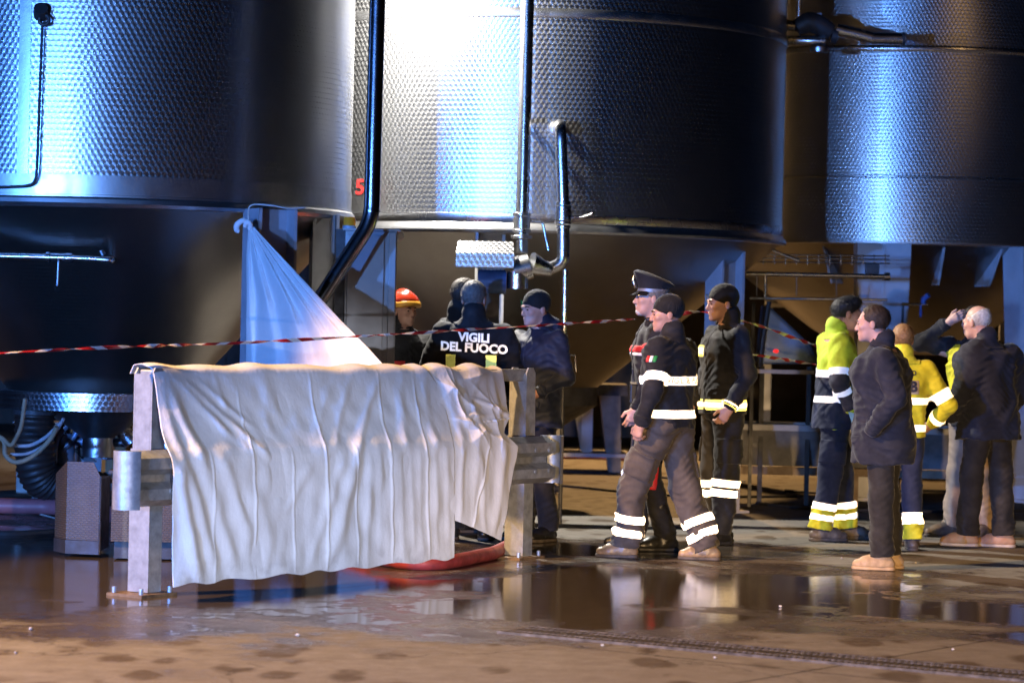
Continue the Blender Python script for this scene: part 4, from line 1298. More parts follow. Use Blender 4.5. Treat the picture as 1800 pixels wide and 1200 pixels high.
Yv += wrinkle(u * 1.2 + 0 * v, v * 1.2 + 0 * u, 21, 22, .0022)
sh3 = grid_mesh('sheet', X - A[0, 0], Yv - A[0, 1], Zv, COTTON, (A[0, 0], A[0, 1], 0))
tag(sh3, 'white sheet knotted to the tank leg and slanting to the rail', 'sheet', 'white sheets screening the scene')
kn = P(436, 395, 20.46) - Vector((A[0, 0], A[0, 1], 0))
mb = MB()
mb.tube(smooth_path([kn, kn + Vector((-.03, -.02, .03)), kn + Vector((-.075, -.02, .0)), kn + Vector((-.08, 0, -.04)), kn + Vector((-.06, .0, -.05))], 5), [.012 + .010 * math.sin(i / 20 * 3.1) for i in range(21)], 10)
mb.build('knot_tail', COTTON, sh3, True)
mb = MB(); mb.tube(smooth_path([kn + Vector((-.02, 0, -.01)), kn + Vector((0, -.03, .02)), kn + Vector((.02, -.02, .0)), kn + Vector((.012, .01, -.03))], 5), .018, 10)
mb.build('knot', COTTON, sh3, True)
hose('white_cord', 'thin white string tied along the left tank rim by the leg', [P(437, 392, 20.44), P(440, 362, 20.40), P(475, 361, 20.33), P(505, 366, 20.36), P(536, 365, 20.42)], .006, CORD, 'cord', 8)

# ------------------------------------------------------------------ people: implicit surfaces turned into meshes
def V3(p):
    return np.array(p, dtype=np.float64)
def smin(a, b, k):
    h = np.maximum(k - np.abs(a - b), 0.0) / k
    return np.minimum(a, b) - h * h * k * 0.25
def rc(a, b, ra, rb, k=.03, sq=None):
    a, b = V3(a), V3(b)
    ab = b - a
    L = max(float(ab @ ab), 1e-9)
    def f(X, Y, Z):
        px, py, pz = X - a[0], Y - a[1], Z - a[2]
        t = np.clip((px * ab[0] + py * ab[1] + pz * ab[2]) / L, 0, 1)
        dx, dy, dz = px - t * ab[0], py - t * ab[1], pz - t * ab[2]
        d2 = dx * dx + dy * dy + dz * dz
        if sq is not None:
            ax, fac = sq
            q = dx * ax[0] + dy * ax[1] + dz * ax[2]
            d2 = d2 + (fac * fac - 1) * q * q
        return np.sqrt(d2) - (ra + (rb - ra) * t)
    r = max(ra, rb) * 1.1 + .02
    return (f, np.minimum(a, b) - r, np.maximum(a, b) + r, k)
def ell(c, r, k=.02, M=None):
    c, r = V3(c), V3(r)
    def f(X, Y, Z):
        x, y, z = X - c[0], Y - c[1], Z - c[2]
        if M is not None:
            x, y, z = (M[0][0] * x + M[1][0] * y + M[2][0] * z, M[0][1] * x + M[1][1] * y + M[2][1] * z, M[0][2] * x + M[1][2] * y + M[2][2] * z)
        k0 = np.sqrt((x / r[0]) ** 2 + (y / r[1]) ** 2 + (z / r[2]) ** 2)
        k1 = np.sqrt((x / r[0] ** 2) ** 2 + (y / r[1] ** 2) ** 2 + (z / r[2] ** 2) ** 2) + 1e-9
        return k0 * (k0 - 1.0) / k1
    m_ = r.max() + .02
    return (f, c - m_, c + m_, k)
def loft(tab, k=.03, ex=2.3):
    """tab rows: z, centre x, centre y, half width, half depth"""
    T = np.array(sorted(tab), dtype=np.float64)
    z0, z1 = T[0, 0], T[-1, 0]
    def f(X, Y, Z):
        Zc = np.clip(Z, z0, z1)
        cx, cy, w, d = (np.interp(Zc, T[:, 0], T[:, i]) for i in (1, 2, 3, 4))
        q = ((np.abs(X - cx) / w) ** ex + (np.abs(Y - cy) / d) ** ex) ** (1 / ex)
        s = (q - 1) * np.minimum(w, d)
        e = np.maximum(z0 - Z, Z - z1)
        return np.where(e > 0, np.sqrt(np.maximum(s, 0) ** 2 + e * e), np.maximum(s, e * 1.0))
    m_ = T[:, 3:].max() + .05
    return (f, V3((T[:, 1].min() - m_, T[:, 2].min() - m_, z0 - .04)), V3((T[:, 1].max() + m_, T[:, 2].max() + m_, z1 + .04)), k)
def field(prims, xs, ys, zs):
    F = np.full((len(xs), len(ys), len(zs)), 1.0, dtype=np.float32)
    for f, lo, hi, k in prims:
        m_ = k + .02
        i0, i1 = np.searchsorted(xs, lo[0] - m_), np.searchsorted(xs, hi[0] + m_)
        j0, j1 = np.searchsorted(ys, lo[1] - m_), np.searchsorted(ys, hi[1] + m_)
        k0, k1 = np.searchsorted(zs, lo[2] - m_), np.searchsorted(zs, hi[2] + m_)
        if i1 <= i0 or j1 <= j0 or k1 <= k0:
            continue
        X, Y, Z = xs[i0:i1, None, None], ys[None, j0:j1, None], zs[None, None, k0:k1]
        d = f(X, Y, Z)
        F[i0:i1, j0:j1, k0:k1] = smin(F[i0:i1, j0:j1, k0:k1], d, k)
    return F
def field_pts(prims, X, Y, Z):
    F = np.full(X.shape, 1.0)
    for f, lo, hi, k in prims:
        F = smin(F, f(X, Y, Z), k)
    return F
def nets(F, xs, ys, zs):
    S = F < 0
    c = S[:-1, :-1, :-1].astype(np.int8)
    for a, b, d in ((1, 0, 0), (0, 1, 0), (1, 1, 0), (0, 0, 1), (1, 0, 1), (0, 1, 1), (1, 1, 1)):
        c = c + S[a:S.shape[0] - 1 + a, b:S.shape[1] - 1 + b, d:S.shape[2] - 1 + d]
    I, J, K = np.nonzero((c > 0) & (c < 8))
    n = len(I)
    if n == 0:
        return np.zeros((0, 3)), np.zeros((0, 4), int)
    idx = np.full((F.shape[0] - 1, F.shape[1] - 1, F.shape[2] - 1), -1, dtype=np.int32)
    idx[I, J, K] = np.arange(n)
    acc = np.zeros((n, 3)); cnt = np.zeros(n)
    cs = [(a, b, d) for a in (0, 1) for b in (0, 1) for d in (0, 1)]
    for p in cs:
        for ax in range(3):
            if p[ax]:
                continue
            q = list(p); q[ax] = 1
            fa = F[I + p[0], J + p[1], K + p[2]].astype(np.float64); fb = F[I + q[0], J + q[1], K + q[2]].astype(np.float64)
            m_ = (fa < 0) != (fb < 0)
            t = np.where(m_, fa / np.where(m_, fa - fb, 1), 0)
            pa = np.stack([xs[I + p[0]], ys[J + p[1]], zs[K + p[2]]], -1)
            pb = np.stack([xs[I + q[0]], ys[J + q[1]], zs[K + q[2]]], -1)
            acc += np.where(m_[:, None], pa + (pb - pa) * t[:, None], 0)
            cnt += m_
    vs = acc / cnt[:, None]
    fs = []
    for ax in range(3):
        A = [slice(None)] * 3; B = [slice(None)] * 3
        A[ax] = slice(0, -1); B[ax] = slice(1, None)
        sa, sb = S[tuple(A)], S[tuple(B)]
        i, j, k = np.nonzero(sa != sb)
        o1, o2 = [(1, 2), (2, 0), (0, 1)][ax]
        g = np.stack([i, j, k], -1)
        ok = (g[:, o1] > 0) & (g[:, o2] > 0) & (g[:, o1] < F.shape[o1] - 1) & (g[:, o2] < F.shape[o2] - 1)
        g = g[ok]
        flip = ~sa[i, j, k][ok]
        def at(d1, d2):
            h = g.copy(); h[:, o1] += d1; h[:, o2] += d2
            return idx[h[:, 0], h[:, 1], h[:, 2]]
        q = np.stack([at(-1, -1), at(0, -1), at(0, 0), at(-1, 0)], -1)
        q[flip] = q[flip][:, ::-1]
        fs.append(q)
    return vs, np.concatenate(fs)
def mesh_obj(name, vs, fs, mat, parent):
    me = bpy.data.meshes.new(name)
    nf = len(fs)
    me.vertices.add(len(vs)); me.vertices.foreach_set('co', np.asarray(vs, dtype=np.float32).ravel())
    me.loops.add(nf * 4); me.loops.foreach_set('vertex_index', np.asarray(fs, dtype=np.int32).ravel())
    me.polygons.add(nf); me.polygons.foreach_set('loop_start', np.arange(nf, dtype=np.int32) * 4)
    me.polygons.foreach_set('use_smooth', np.ones(nf, dtype=bool))
    me.update(); me.validate()
    me.materials.append(mat)
    o = bpy.data.objects.new(name, me)
    return link(o, parent)
def bounds(prims):
    return np.min([p[1] for p in prims], 0), np.max([p[2] for p in prims], 0)
def axis(lo, hi, h):
    return np.arange(lo - 2 * h, hi + 3 * h, h)
def surf(name, prims, h, mat, parent, post=None, box=None):
    lo, hi = bounds(prims) if box is None else box
    xs, ys, zs = (axis(lo[i], hi[i], h) for i in range(3))
    F = field(prims, xs, ys, zs)
    if post is not None:
        F = post(F, xs[:, None, None], ys[None, :, None], zs[None, None, :])
    vs, fs = nets(F, xs, ys, zs)
    return mesh_obj(name, vs, fs, mat, parent)

def crease(seed, amp, big=1.0):
    """cloth creases as a function of place"""
    s = seed * 1.7
    def g(X, Y, Z):
        a = np.sin(Z * 58 + X * 14 * np.cos(s) + 2.6 * np.sin(X * 17 + s) + 2.2 * np.sin(Y * 15 + 2 * s) + s) * np.sin(X * 11 - Y * 13 + s * 3 + Z * 6)
        b = np.sin(Z * 24 + X * 22 * np.sin(s) + Y * 19 + 2.2 * np.sin(X * 9 + Z * 5 + s) + s * 2)
        c = np.sin(X * 43 + Y * 37 + Z * 13 + 2.0 * np.sin(Z * 16 + s))
        return amp * (0.55 * np.abs(a) + 0.55 * big * b * np.abs(b) + .28 * c)
    return g

SKIN = simple('skin', (0.52, 0.30, 0.22), 0.5, 0, 0.10, 14, 0.08, 120, col2=(0.44, 0.22, 0.16))
SKIN_P = simple('pale_skin', (0.58, 0.36, 0.28), 0.5, 0, 0.10, 14, 0.08, 120, col2=(0.50, 0.26, 0.20))
EYE = simple('eye_dark', (0.03, 0.02, 0.015), 0.2)
def hair_mat(name, c):
    return simple(name, c, 0.6, 0, 0.18, 60, 0.25, 220)
def cloth(name, c, rough=0.8, sheen=0.12, var=.12):
    return simple(name, c, rough, 0, var, 10, 0.22, 240, 0.3, sheen=sheen)
H_BLACK, H_BROWN = hair_mat('black_hair', (0.012, 0.010, 0.009)), hair_mat('dark_brown_hair', (0.035, 0.022, 0.015))
H_GREY, H_WHITE, H_GINGER = hair_mat('grey_hair', (0.16, 0.15, 0.14)), hair_mat('white_hair', (0.62, 0.60, 0.57)), hair_mat('fair_hair', (0.26, 0.14, 0.05))
C_BLACK, C_NAVY, C_COAT = cloth('black_fabric', (0.016, 0.016, 0.019)), cloth('navy_fabric', (0.020, 0.026, 0.055)), cloth('dark_navy_wool', (0.018, 0.020, 0.032))
C_CHAR = cloth('charcoal_fabric', (0.085, 0.070, 0.060)); C_TROU = cloth('black_wool_trousers', (0.022, 0.020, 0.019))
C_BEIGE = cloth('beige_cotton', (0.38, 0.29, 0.20)); C_YEL = cloth('hi_vis_yellow_fabric', (0.72, 0.66, 0.03), .7); C_LIME = cloth('hi_vis_lime_fabric', (0.52, 0.70, 0.05), .7)
C_BLUEJ = cloth('dark_blue_nylon', (0.012, 0.018, 0.042), .6); C_KNIT = cloth('black_knit', (0.012, 0.012, 0.013), .9, .2)
L_BLACK = simple('black_leather', (0.014, 0.013, 0.012), 0.35, 0, .2, 14, .1, 60); L_TAN = simple('tan_suede', (0.40, 0.27, 0.15), 0.6, 0, .15, 18, .2, 90)
L_BROWN = simple('brown_boot_leather', (0.30, 0.20, 0.11), 0.38, 0, .2, 16, .15, 70); L_GREYB = simple('grey_brown_boot', (0.13, 0.10, 0.08), 0.5, 0, .25, 16, .2, 70)
SOLE = simple('rubber_sole', (0.10, 0.08, 0.065), 0.7, 0, .2, 20)
BADGE = brushed('silver_badge', (0.75, 0.74, 0.70), .2); REDP = simple('bright_red_cloth', (0.55, 0.02, 0.025), 0.6); WHT = simple('white_print', (0.8, 0.8, 0.8), 0.5); GRN = simple('green_cloth', (0.02, 0.25, 0.06), 0.6); PRINT = simple('dark_print', (0.03, 0.03, 0.05), 0.6)

def rotz(a):
    return Matrix.Rotation(math.radians(a), 3, 'Z')

def std_pose():
    return dict(neck=(0, .015, 1.49), head=(0, -.015, 1.635), head_yaw=0, head_pitch=0,
                shL=(.185, .01, 1.425), shR=(-.185, .01, 1.425), elL=(.245, .04, 1.15), elR=(-.245, .04, 1.15), wrL=(.25, -.04, .905), wrR=(-.25, -.04, .905),
                hipL=(.088, 0, .92), hipR=(-.088, 0, .92), knL=(.105, -.015, .50), knR=(-.105, -.015, .50), anL=(.11, .03, .085), anR=(-.11, .03, .085), ftL=8, ftR=-8,
                curlL=.45, curlR=.45, handL=True, handR=True)

def hand_prims(w, e, side, curl, palm=None):
    w, e = Vector(w), Vector(e)
    d = (w - e).normalized()
    wd = Vector((0, -1, 0)) if palm is None else Vector(palm)          # thumb side
    wd = (wd - d * wd.dot(d)).normalized()
    nrm = d.cross(wd) * side
    inward = Vector((-side, 0, 0))
    if nrm.dot(inward) < 0:
        nrm = -nrm
    out = [rc(e + (w - e) * .8, w + d * .02, .027, .026, .02), rc(w + d * .02 + wd * .016, w + d * .085 + wd * .026, .018, .013, .02), rc(w + d * .02 - wd * .012, w + d * .08 - wd * .022, .018, .013, .02), rc(w + d * .03, w + d * .085, .02, .014, .02)]
    for j, (ln, o) in enumerate(((.040, .030), (.045, .0105), (.042, -.009), (.033, -.027))):
        b = w + d * (.088 - .004 * abs(j - 1)) + wd * o
        a1, a2 = curl * (.8 + .12 * j), curl * (2.0 + .15 * j)
        d1 = d * math.cos(a1) + nrm * math.sin(a1); d2 = d * math.cos(a2) + nrm * math.sin(a2)
        m_ = b + d1 * ln
        out += [rc(b - d * .015, m_, .0095, .0088, .006), rc(m_, m_ + d2 * ln * .95, .0088, .0075, .004)]
    t0 = w + d * .03 + wd * .028
    t1 = t0 + (d * .62 + wd * .62 + nrm * .35).normalized() * .042
    out += [rc(t0, t1, .0125, .011, .012), rc(t1, t1 + (d * .9 + wd * .15 + nrm * .35).normalized() * .034, .0105, .0085, .004)]
    return out

def strands(ho, mat, ln, c, seed):
    rr = np.random.RandomState(seed)
    me = ho.data
    n_ = len(me.vertices)
    co = np.empty(n_ * 3); me.vertices.foreach_get('co', co); co = co.reshape(-1, 3)
    nr = np.empty(n_ * 3, dtype=np.float32); me.vertex_normals.foreach_get('vector', nr); nr = nr.reshape(-1, 3).astype(float)
    keep = np.nonzero(((co - V3(c)) * nr).sum(1) > .03)[0]
    pick = rr.choice(keep, min(1800, len(keep)), False)
    p0, d0 = co[pick], nr[pick] * .45 + rr.normal(0, .28, (len(pick), 3)) + V3((0, .15, -.55))
    d0 /= np.linalg.norm(d0, axis=1)[:, None]
    sd = np.cross(d0, nr[pick]); sd /= np.linalg.norm(sd, axis=1)[:, None] + 1e-9
    L_ = ln * rr.uniform(.5, 1.2, (len(pick), 1))
    a = p0 - nr[pick] * .002
    vs = np.concatenate([a - sd * .0011, a + sd * .0011, a + d0 * L_ + sd * .0003, a + d0 * L_ - sd * .0003])
    k = len(pick); i = np.arange(k)
    return mesh_obj('hair_strands', vs, np.stack([i, i + k, i + 2 * k, i + 3 * k], -1), mat, ho)

def person(label, px, py, height, yaw, outfit, group='people gathered in the yard', **pose):
    base = G(px, py)
    root = thing('person', label, 'person', (base.x, base.y, 0), math.radians(yaw), group)
    s = height / 1.75
    root.scale = (s, s, s)
    p = std_pose()
    p.update(pose)
    J = {k: Vector(v) for k, v in p.items() if isinstance(v, (tuple, list)) and len(v) == 3}
    # ---------- body
    hd = J['head']
    M = Matrix.Rotation(math.radians(p['head_yaw']), 3, 'Z') @ Matrix.Rotation(math.radians(p['head_pitch']), 3, 'X')
    def hp_(x, y, z):
        return hd + M @ Vector((x, y, z))
    hb = [ell(hp_(0, .018, .035), (.074, .095, .082), .02, M), ell(hp_(0, -.03, -.022), (.061, .062, .086), .03, M), ell(hp_(0, -.045, -.078), (.044, .044, .034), .03, M),
          ell(hp_(0, -.078, -.098), (.020, .016, .016), .02, M), rc(hp_(-.034, -.083, .020), hp_(.034, -.083, .020), .012, .012, .02),
          rc(hp_(0, -.088, .010), hp_(0, -.108, -.030), .008, .0115, .008), ell(hp_(0, -.099, -.033), (.016, .010, .009), .008, M),
          ell(hp_(0, -.092, -.057), (.022, .008, .006), .006, M), ell(hp_(0, -.090, -.069), (.020, .008, .007), .006, M),
          ell(hp_(.04, -.062, -.018), (.022, .022, .018), .02, M), ell(hp_(-.04, -.062, -.018), (.022, .022, .018), .02, M)]
    for sd in (-1, 1):
        hb += [ell(hp_(sd * .078, .012, -.008), (.009, .020, .032), .008, M)]
    hb += [rc(hp_(0, .03, -.06), J['neck'] + Vector((0, 0, -.03)), .054, .060, .03)]
    torso = [loft([(.88, 0, 0, .14, .09), (1.0, 0, 0, .14, .09), (1.12, 0, 0, .125, .085), (1.32, 0, 0, .15, .10), (1.43, 0, .01, .13, .07), (1.47, J['neck'].x * .5, .015, .07, .05)], .05)]
    limbs = []
    for S_ in 'LR':
        limbs += [rc(J['sh' + S_] * .96, J['el' + S_], .045, .036, .05), rc(J['el' + S_], J['wr' + S_], .036, .026, .02)]
        limbs += [rc(J['hip' + S_], J['kn' + S_], .070, .050, .04), rc(J['kn' + S_], J['an' + S_], .048, .034, .03), rc(J['an' + S_], J['an' + S_] + rotz(p['ft' + S_]) @ Vector((0, -.1, -.04)), .034, .026, .02)]
    hands = []
    for S_, sd in (('L', 1), ('R', -1)):
        if p['hand' + S_]:
            hands += hand_prims(J['wr' + S_], J['el' + S_], sd, p['curl' + S_], p.get('palm' + S_))
    prims = torso + limbs + hb + hands
    lo, hi = bounds(prims)
    xs, ys = axis(lo[0], hi[0], .006), axis(lo[1], hi[1], .006)
    fine = [(hd.z - .14, hi[2])] + [(min(J['wr' + S_].z, (J['wr' + S_] + (J['wr' + S_] - J['el' + S_]).normalized() * .18).z) - .03, max(J['wr' + S_].z, (J['wr' + S_] + (J['wr' + S_] - J['el' + S_]).normalized() * .18).z) + .03) for S_ in 'LR' if p['hand' + S_]]
    zs, z = [], lo[2] - .02
    while z < hi[2] + .02:
        zs.append(z)
        z += .0055 if any(a <= z <= b for a, b in fine) else .014
    zs = np.array(zs)
    F = field(prims, xs, ys, zs)
    vs, fs = nets(F, xs, ys, zs)
    body = mesh_obj('body', vs, fs, outfit.get('skin', SKIN), root)
    for sd in (-1, 1):
        c = hp_(sd * .030, -.083, .002)
        o = MB().lathe((0, 0, 0), [(.0005, -.008), (.008, -.005), (.0105, 0), (.008, .005), (.0005, .008)], 12).build('eye', EYE, body, True)
        o.location = c
        o = MB().tube([hp_(sd * .014, -.095, .021), hp_(sd * .030, -.096, .026), hp_(sd * .047, -.086, .020)], [.004, .0055, .003], 8).build('eyebrow', outfit.get('hairm', H_BROWN), body, True)
    # ---------- hair and hats
    hz = outfit.get('hair')
    MI = M.transposed()
    def to_head(X, Y, Z):
        x, y, z = X - hd.x, Y - hd.y, Z - hd.z
        return (MI[0][0] * x + MI[0][1] * y + MI[0][2] * z, MI[1][0] * x + MI[1][1] * y + MI[1][2] * z, MI[2][0] * x + MI[2][1] * y + MI[2][2] * z)
    if hz:
        gr = {'short': .010, 'thick': .008, 'bald': .006, 'receding': .010}[hz]
        hp2 = [ell(hp_(0, .020, .036), (.074 + gr, .095 + gr, .082 + gr), .02, M)]
        if hz == 'thick':
            hp2 += [ell(hp_(0, -.025, .098), (.058, .068, .040), .025, M)]
        sd_ = hash(label) % 7
        def post(F, X, Y, Z):
            x, y, z = to_head(X, Y, Z)
            line = np.interp(y, [-.1, -.07, -.03, .0, .03, .10], [.068, .055, .022, .0, -.035, -.065])
            if hz == 'receding':
                line = line + np.clip((-y - .0) * .9, 0, .06) * (np.abs(x) < .06)
            n_ = (.0012 if hz == 'bald' else .0022) * np.sin(x * 190 + 3 * np.sin(z * 60)) * np.sin(y * 170 + z * 60)
            F = np.maximum(F + n_, (line - z) * .8)
            if hz == 'bald':
                F = np.maximum(F, (z - np.interp(y, [-.08, .02, .1], [.03, .05, .098])) * .9)
            return F
        ho = surf('hair', hp2, .0065, outfit['hairm'], root, post)
        strands(ho, outfit['hairm'], {'short': .016, 'thick': .030, 'bald': .010, 'receding': .018}[hz], hd, len(label))
    if outfit.get('beard'):
        surf('beard', [ell(hp_(0, -.062, -.090), (.034, .036, .026), .015, M), ell(hp_(0, -.094, -.052), (.022, .009, .005), .01, M)], .006, outfit['beard'], root,
             lambda F, X, Y, Z: np.maximum(F + .0015 * np.sin(X * 300) * np.sin(Z * 280 + Y * 200), (to_head(X, Y, Z)[2] + .045)))
    hat = outfit.get('hat')
    if hat == 'beanie':
        q = [ell(hp_(0, .020, .045), (.086, .106, .094), .02, M)]
        def post(F, X, Y, Z):
            x, y, z = to_head(X, Y, Z)
            line = .034 - .42 * (y + .09)
            rib = .0016 * np.sin(np.arctan2(y, x) * 46)
            roll = -.004 * np.exp(-((z - line - .018) / .016) ** 2)
            return np.maximum(F + rib + roll, (line - z) * .9)
        b_ = surf('beanie', q, .0065, C_KNIT, root, post)
        if outfit.get('hat_mark'):
            MB().box(hp_(-.02, -.098, .055), (.012, .006, .03), 0, M).build('emblem', outfit['hat_mark'], b_)
    elif hat == 'cap':
        ht = thing_part('peaked_cap', root)
        CAPM = C_BLACK
        def ringz(z, rx, ry, tilt=0.0, cy=.012):
            return [hp_(rx * math.cos(t), cy + ry * math.sin(t), z + tilt * math.sin(t)) for t in [2 * math.pi * k / 32 for k in range(32)]]
        rings = [ringz(.040, .083, .103), ringz(.075, .085, .105, -.004), ringz(.115, .112, .132, -.034), ringz(.130, .118, .138, -.042), ringz(.147, .095, .112, -.036), ringz(.153, .04, .05, -.018)]
        mb = MB(); vs_ = [v for r in rings for v in r]
        mb.add(vs_, [(i * 32 + j, i * 32 + (j + 1) % 32, (i + 1) * 32 + (j + 1) % 32, (i + 1) * 32 + j) for i in range(5) for j in range(32)] + [tuple(5 * 32 + j for j in range(32))])
        mb.build('crown', CAPM, ht, True)
        mb = MB(); vs_ = [v for r in (ringz(.041, .0845, .1045), ringz(.062, .086, .106)) for v in r]
        mb.add(vs_, [(j, (j + 1) % 32, 32 + (j + 1) % 32, 32 + j) for j in range(32)])
        mb.build('hat_band', simple('silver_hat_band', (0.35, 0.36, 0.40), 0.4, 0.5), ht, True)
        mb = MB()
        arc = [math.radians(a) for a in range(200, 341, 10)]
        top_ = [hp_(.084 * math.cos(t), .012 + .104 * math.sin(t), .044) for t in arc]; tip = [hp_(.088 * math.cos(t), .006 + .150 * math.sin(t), .018) for t in arc]
        dn_ = M @ Vector((0, 0, -.005)); k_ = len(arc)
        vs_ = top_ + tip + [a + dn_ for a in top_] + [a + dn_ for a in tip]
        fs_ = []
        for i in range(k_ - 1):
            fs_ += [(i, i + 1, k_ + i + 1, k_ + i), (2 * k_ + i + 1, 2 * k_ + i, 3 * k_ + i, 3 * k_ + i + 1), (k_ + i, k_ + i + 1, 3 * k_ + i + 1, 3 * k_ + i)]
        mb.add(vs_, fs_)
        mb.build('peak', simple('patent_leather', (0.012, 0.012, 0.014), 0.12), ht, True)
        mb = MB()
        mb.tube([hp_(0, -.100, .062), hp_(0, -.114, .085), hp_(0, -.122, .115), hp_(0, -.12, .150)], [.012, .020, .015, .004], 10)
        mb.build('flame_badge', BADGE, ht, True)
    elif hat == 'helmet':
        hr = thing_part('fire_helmet', root)
        q = [ell(hp_(0, .015, .045), (.115, .145, .115), .03, M), ell(hp_(0, .03, .12), (.018, .10, .05), .03, M)]
        def post(F, X, Y, Z):
            x, y, z = to_head(X, Y, Z)
            return np.maximum(F, (.028 - .5 * np.clip(y, -.05, .2) - z) * .9)
        surf('shell', q, .008, simple('red_helmet_paint', (0.60, 0.05, 0.02), 0.18, 0, .1, 6, coat=.8), hr, post)
        q2 = [ell(hp_(0, .010, .035), (.122, .152, .09), .02, M)]
        def post2(F, X, Y, Z):
            x, y, z = to_head(X, Y, Z)
            F = np.maximum(F, np.abs(z - .045 - .25 * np.abs(y + .05)) - .022)
            return np.maximum(F, y + .02)
        surf('visor_band', q2, .008, simple('orange_yellow_band', (0.85, 0.42, 0.05), 0.3), hr, post2)
        q3 = [ell(hp_(0, .045, -.03), (.105, .10, .13), .02, M)]
        surf('neck_guard', q3, .01, C_BLACK, hr, lambda F, X, Y, Z: np.maximum(F, -(to_head(X, Y, Z)[1] - .005)))
    # ---------- jacket
    jk = outfit['jacket']
    b = jk.get('bulk', 1.0)
    hem = jk.get('hem', .86)
    nk = J['neck']
    lean = nk.y - .015
    lx = nk.x
    def ly(z):
        return lean * max(z - .95, 0) / .54
    def cxx(z):
        return lx * max(z - .95, 0) / .54
    tab = [(hem, 0, .0, .178 * b, .135 * b)] if hem > .8 else [(hem, 0, .0, .19 * b, .148 * b), (.85, 0, 0, .184 * b, .146 * b)]
    tab += [(1.0, 0, 0, .176 * b, .135 * b), (1.14, 0, 0, .172 * b, .13 * b), (1.30, 0, 0, .192 * b, .142 * b), (1.40, 0, .005, .178 * b, .118 * b), (1.455, 0, .012, .125 * b, .09), (1.49, 0, .015, .082 * b, .072)]
    dd_ = jk.get('deep', 1.0)
    tab = [(z, x + cxx(z), y + ly(z), w, d * (dd_ if z < 1.42 else 1.0)) for z, x, y, w, d in tab]
    tors = loft(tab, .05)
    jp = [tors]
    sl = jk.get('sleeve', 1.0)
    for S_ in 'LR':
        sh, e_, w_ = J['sh' + S_] - Vector((0, 0, .008 + max(sl - 1, 0) * .12)), J['el' + S_], J['wr' + S_]
        jp += [rc(sh * 1.0, e_, .076 * sl, .060 * sl, .06), rc(e_, e_ + (w_ - e_) * .93, .060 * sl, .047 * sl, .025)]
    col = nk + Vector((0, .0, .035))
    jp += [rc(nk + Vector((0, .002, -.03)), col + Vector((0, .012, jk.get('collar', .02))), .078, .074, .03)]
    if jk.get('hood'):
        jp += [ell(nk + Vector((0, .10, .01)), (.11, .06, .075), .04)]
    cr1 = crease(jk.get('seed', len(label)), jk.get('crease', .0125))
    def jpost(F, X, Y, Z):
        F = F + cr1(X, Y, Z)
        hole = np.sqrt((X - col.x) ** 2 + (Y - col.y + .012) ** 2) - .060
        F = np.maximum(F, -np.maximum(hole, (nk.z + .005) - Z))
        return np.maximum(F, hem + .008 * np.sin(X * 14 + 1) - Z)
    jo = surf('jacket', jp, .0095, jk['mat'], root, jpost)
    def clip_part(name, prims_, cr_, off, region, h, mat, parent):
        """a raised strip: garment surface grown by off, kept where region(X,Y,Z) < 0"""
        lo_, hi_ = region['lo'], region['hi']
        xs_, ys_, zs_ = axis(lo_[0], hi_[0], h), axis(lo_[1], hi_[1], h), axis(lo_[2], hi_[2], h)
        F_ = field(prims_, xs_, ys_, zs_)
        X, Y, Z = xs_[:, None, None], ys_[None, :, None], zs_[None, None, :]
        F_ = F_ + cr_(X, Y, Z) - off
        F_ = np.maximum(F_, region['f'](X, Y, Z))
        vs_, fs_ = nets(F_, xs_, ys_, zs_)
        if len(fs_):
            return mesh_obj(name, vs_, fs_, mat, parent)
    def torso_region(z0, z1, slope=0.0, xr=(-1, 1), front=None):
        tf = tors[0]
        def f(X, Y, Z):
            zz = Z - slope * X
            r_ = np.maximum(np.maximum(z0 - zz, zz - z1), tf(X, Y, Z) - .022)
            r_ = np.maximum(r_, np.maximum(xr[0] - X, X - xr[1]))
            if front == 'back':
                r_ = np.maximum(r_, -(Y - .02))
            if front == 'front':
                r_ = np.maximum(r_, Y + .02)
            return r_
        return dict(f=f, lo=(-.30 + lx, -.26 + min(lean, 0), z0 - .05), hi=(.30 + lx, .26 + max(lean, 0), z1 + .05))
    def limb_region(a, b_, t0, t1, r):
        a, b_ = Vector(a), Vector(b_)
        d = (b_ - a); L = d.length; d.normalize()
        cap = rc(a, b_, r, r)[0]
        def f(X, Y, Z):
            t = (X - a.x) * d.x + (Y - a.y) * d.y + (Z - a.z) * d.z
            return np.maximum(np.maximum(t0 * L - t, t - t1 * L), cap(X, Y, Z))
        c0, c1 = a + d * (t0 * L), a + d * (t1 * L)
        return dict(f=f, lo=[min(c0[i], c1[i]) - r - .02 for i in range(3)], hi=[max(c0[i], c1[i]) + r + .02 for i in range(3)])
    for bd in jk.get('bands', ()):
        kind, mat = bd[0], bd[-1]
        nm = bd[3] if len(bd) > 4 else 'reflective_band'
        off = .006 if nm == 'reflective_band' else .0035
        if mat is RETRO_Y or (len(bd) > 4 and bd[3] == 'panel'):
            off = .0035
        if kind == 'torso':
            rg = torso_region(bd[1], bd[2])
        elif kind == 'torso_back':
            rg = torso_region(bd[1], bd[2], front='back')
        elif kind == 'patch':
            (z0, z1, x0, x1, fr_) = bd[1]
            rg = torso_region(z0, z1, 0, (x0, x1), fr_)
        elif kind in ('upL', 'upR'):
            rg = limb_region(J['sh' + kind[2]], J['el' + kind[2]], bd[1], bd[2], .11)
        else:
            rg = limb_region(J['el' + kind[2]], J['wr' + kind[2]], bd[1], bd[2], .095)
        clip_part(nm, jp, cr1, off, rg, .0075, mat, jo)
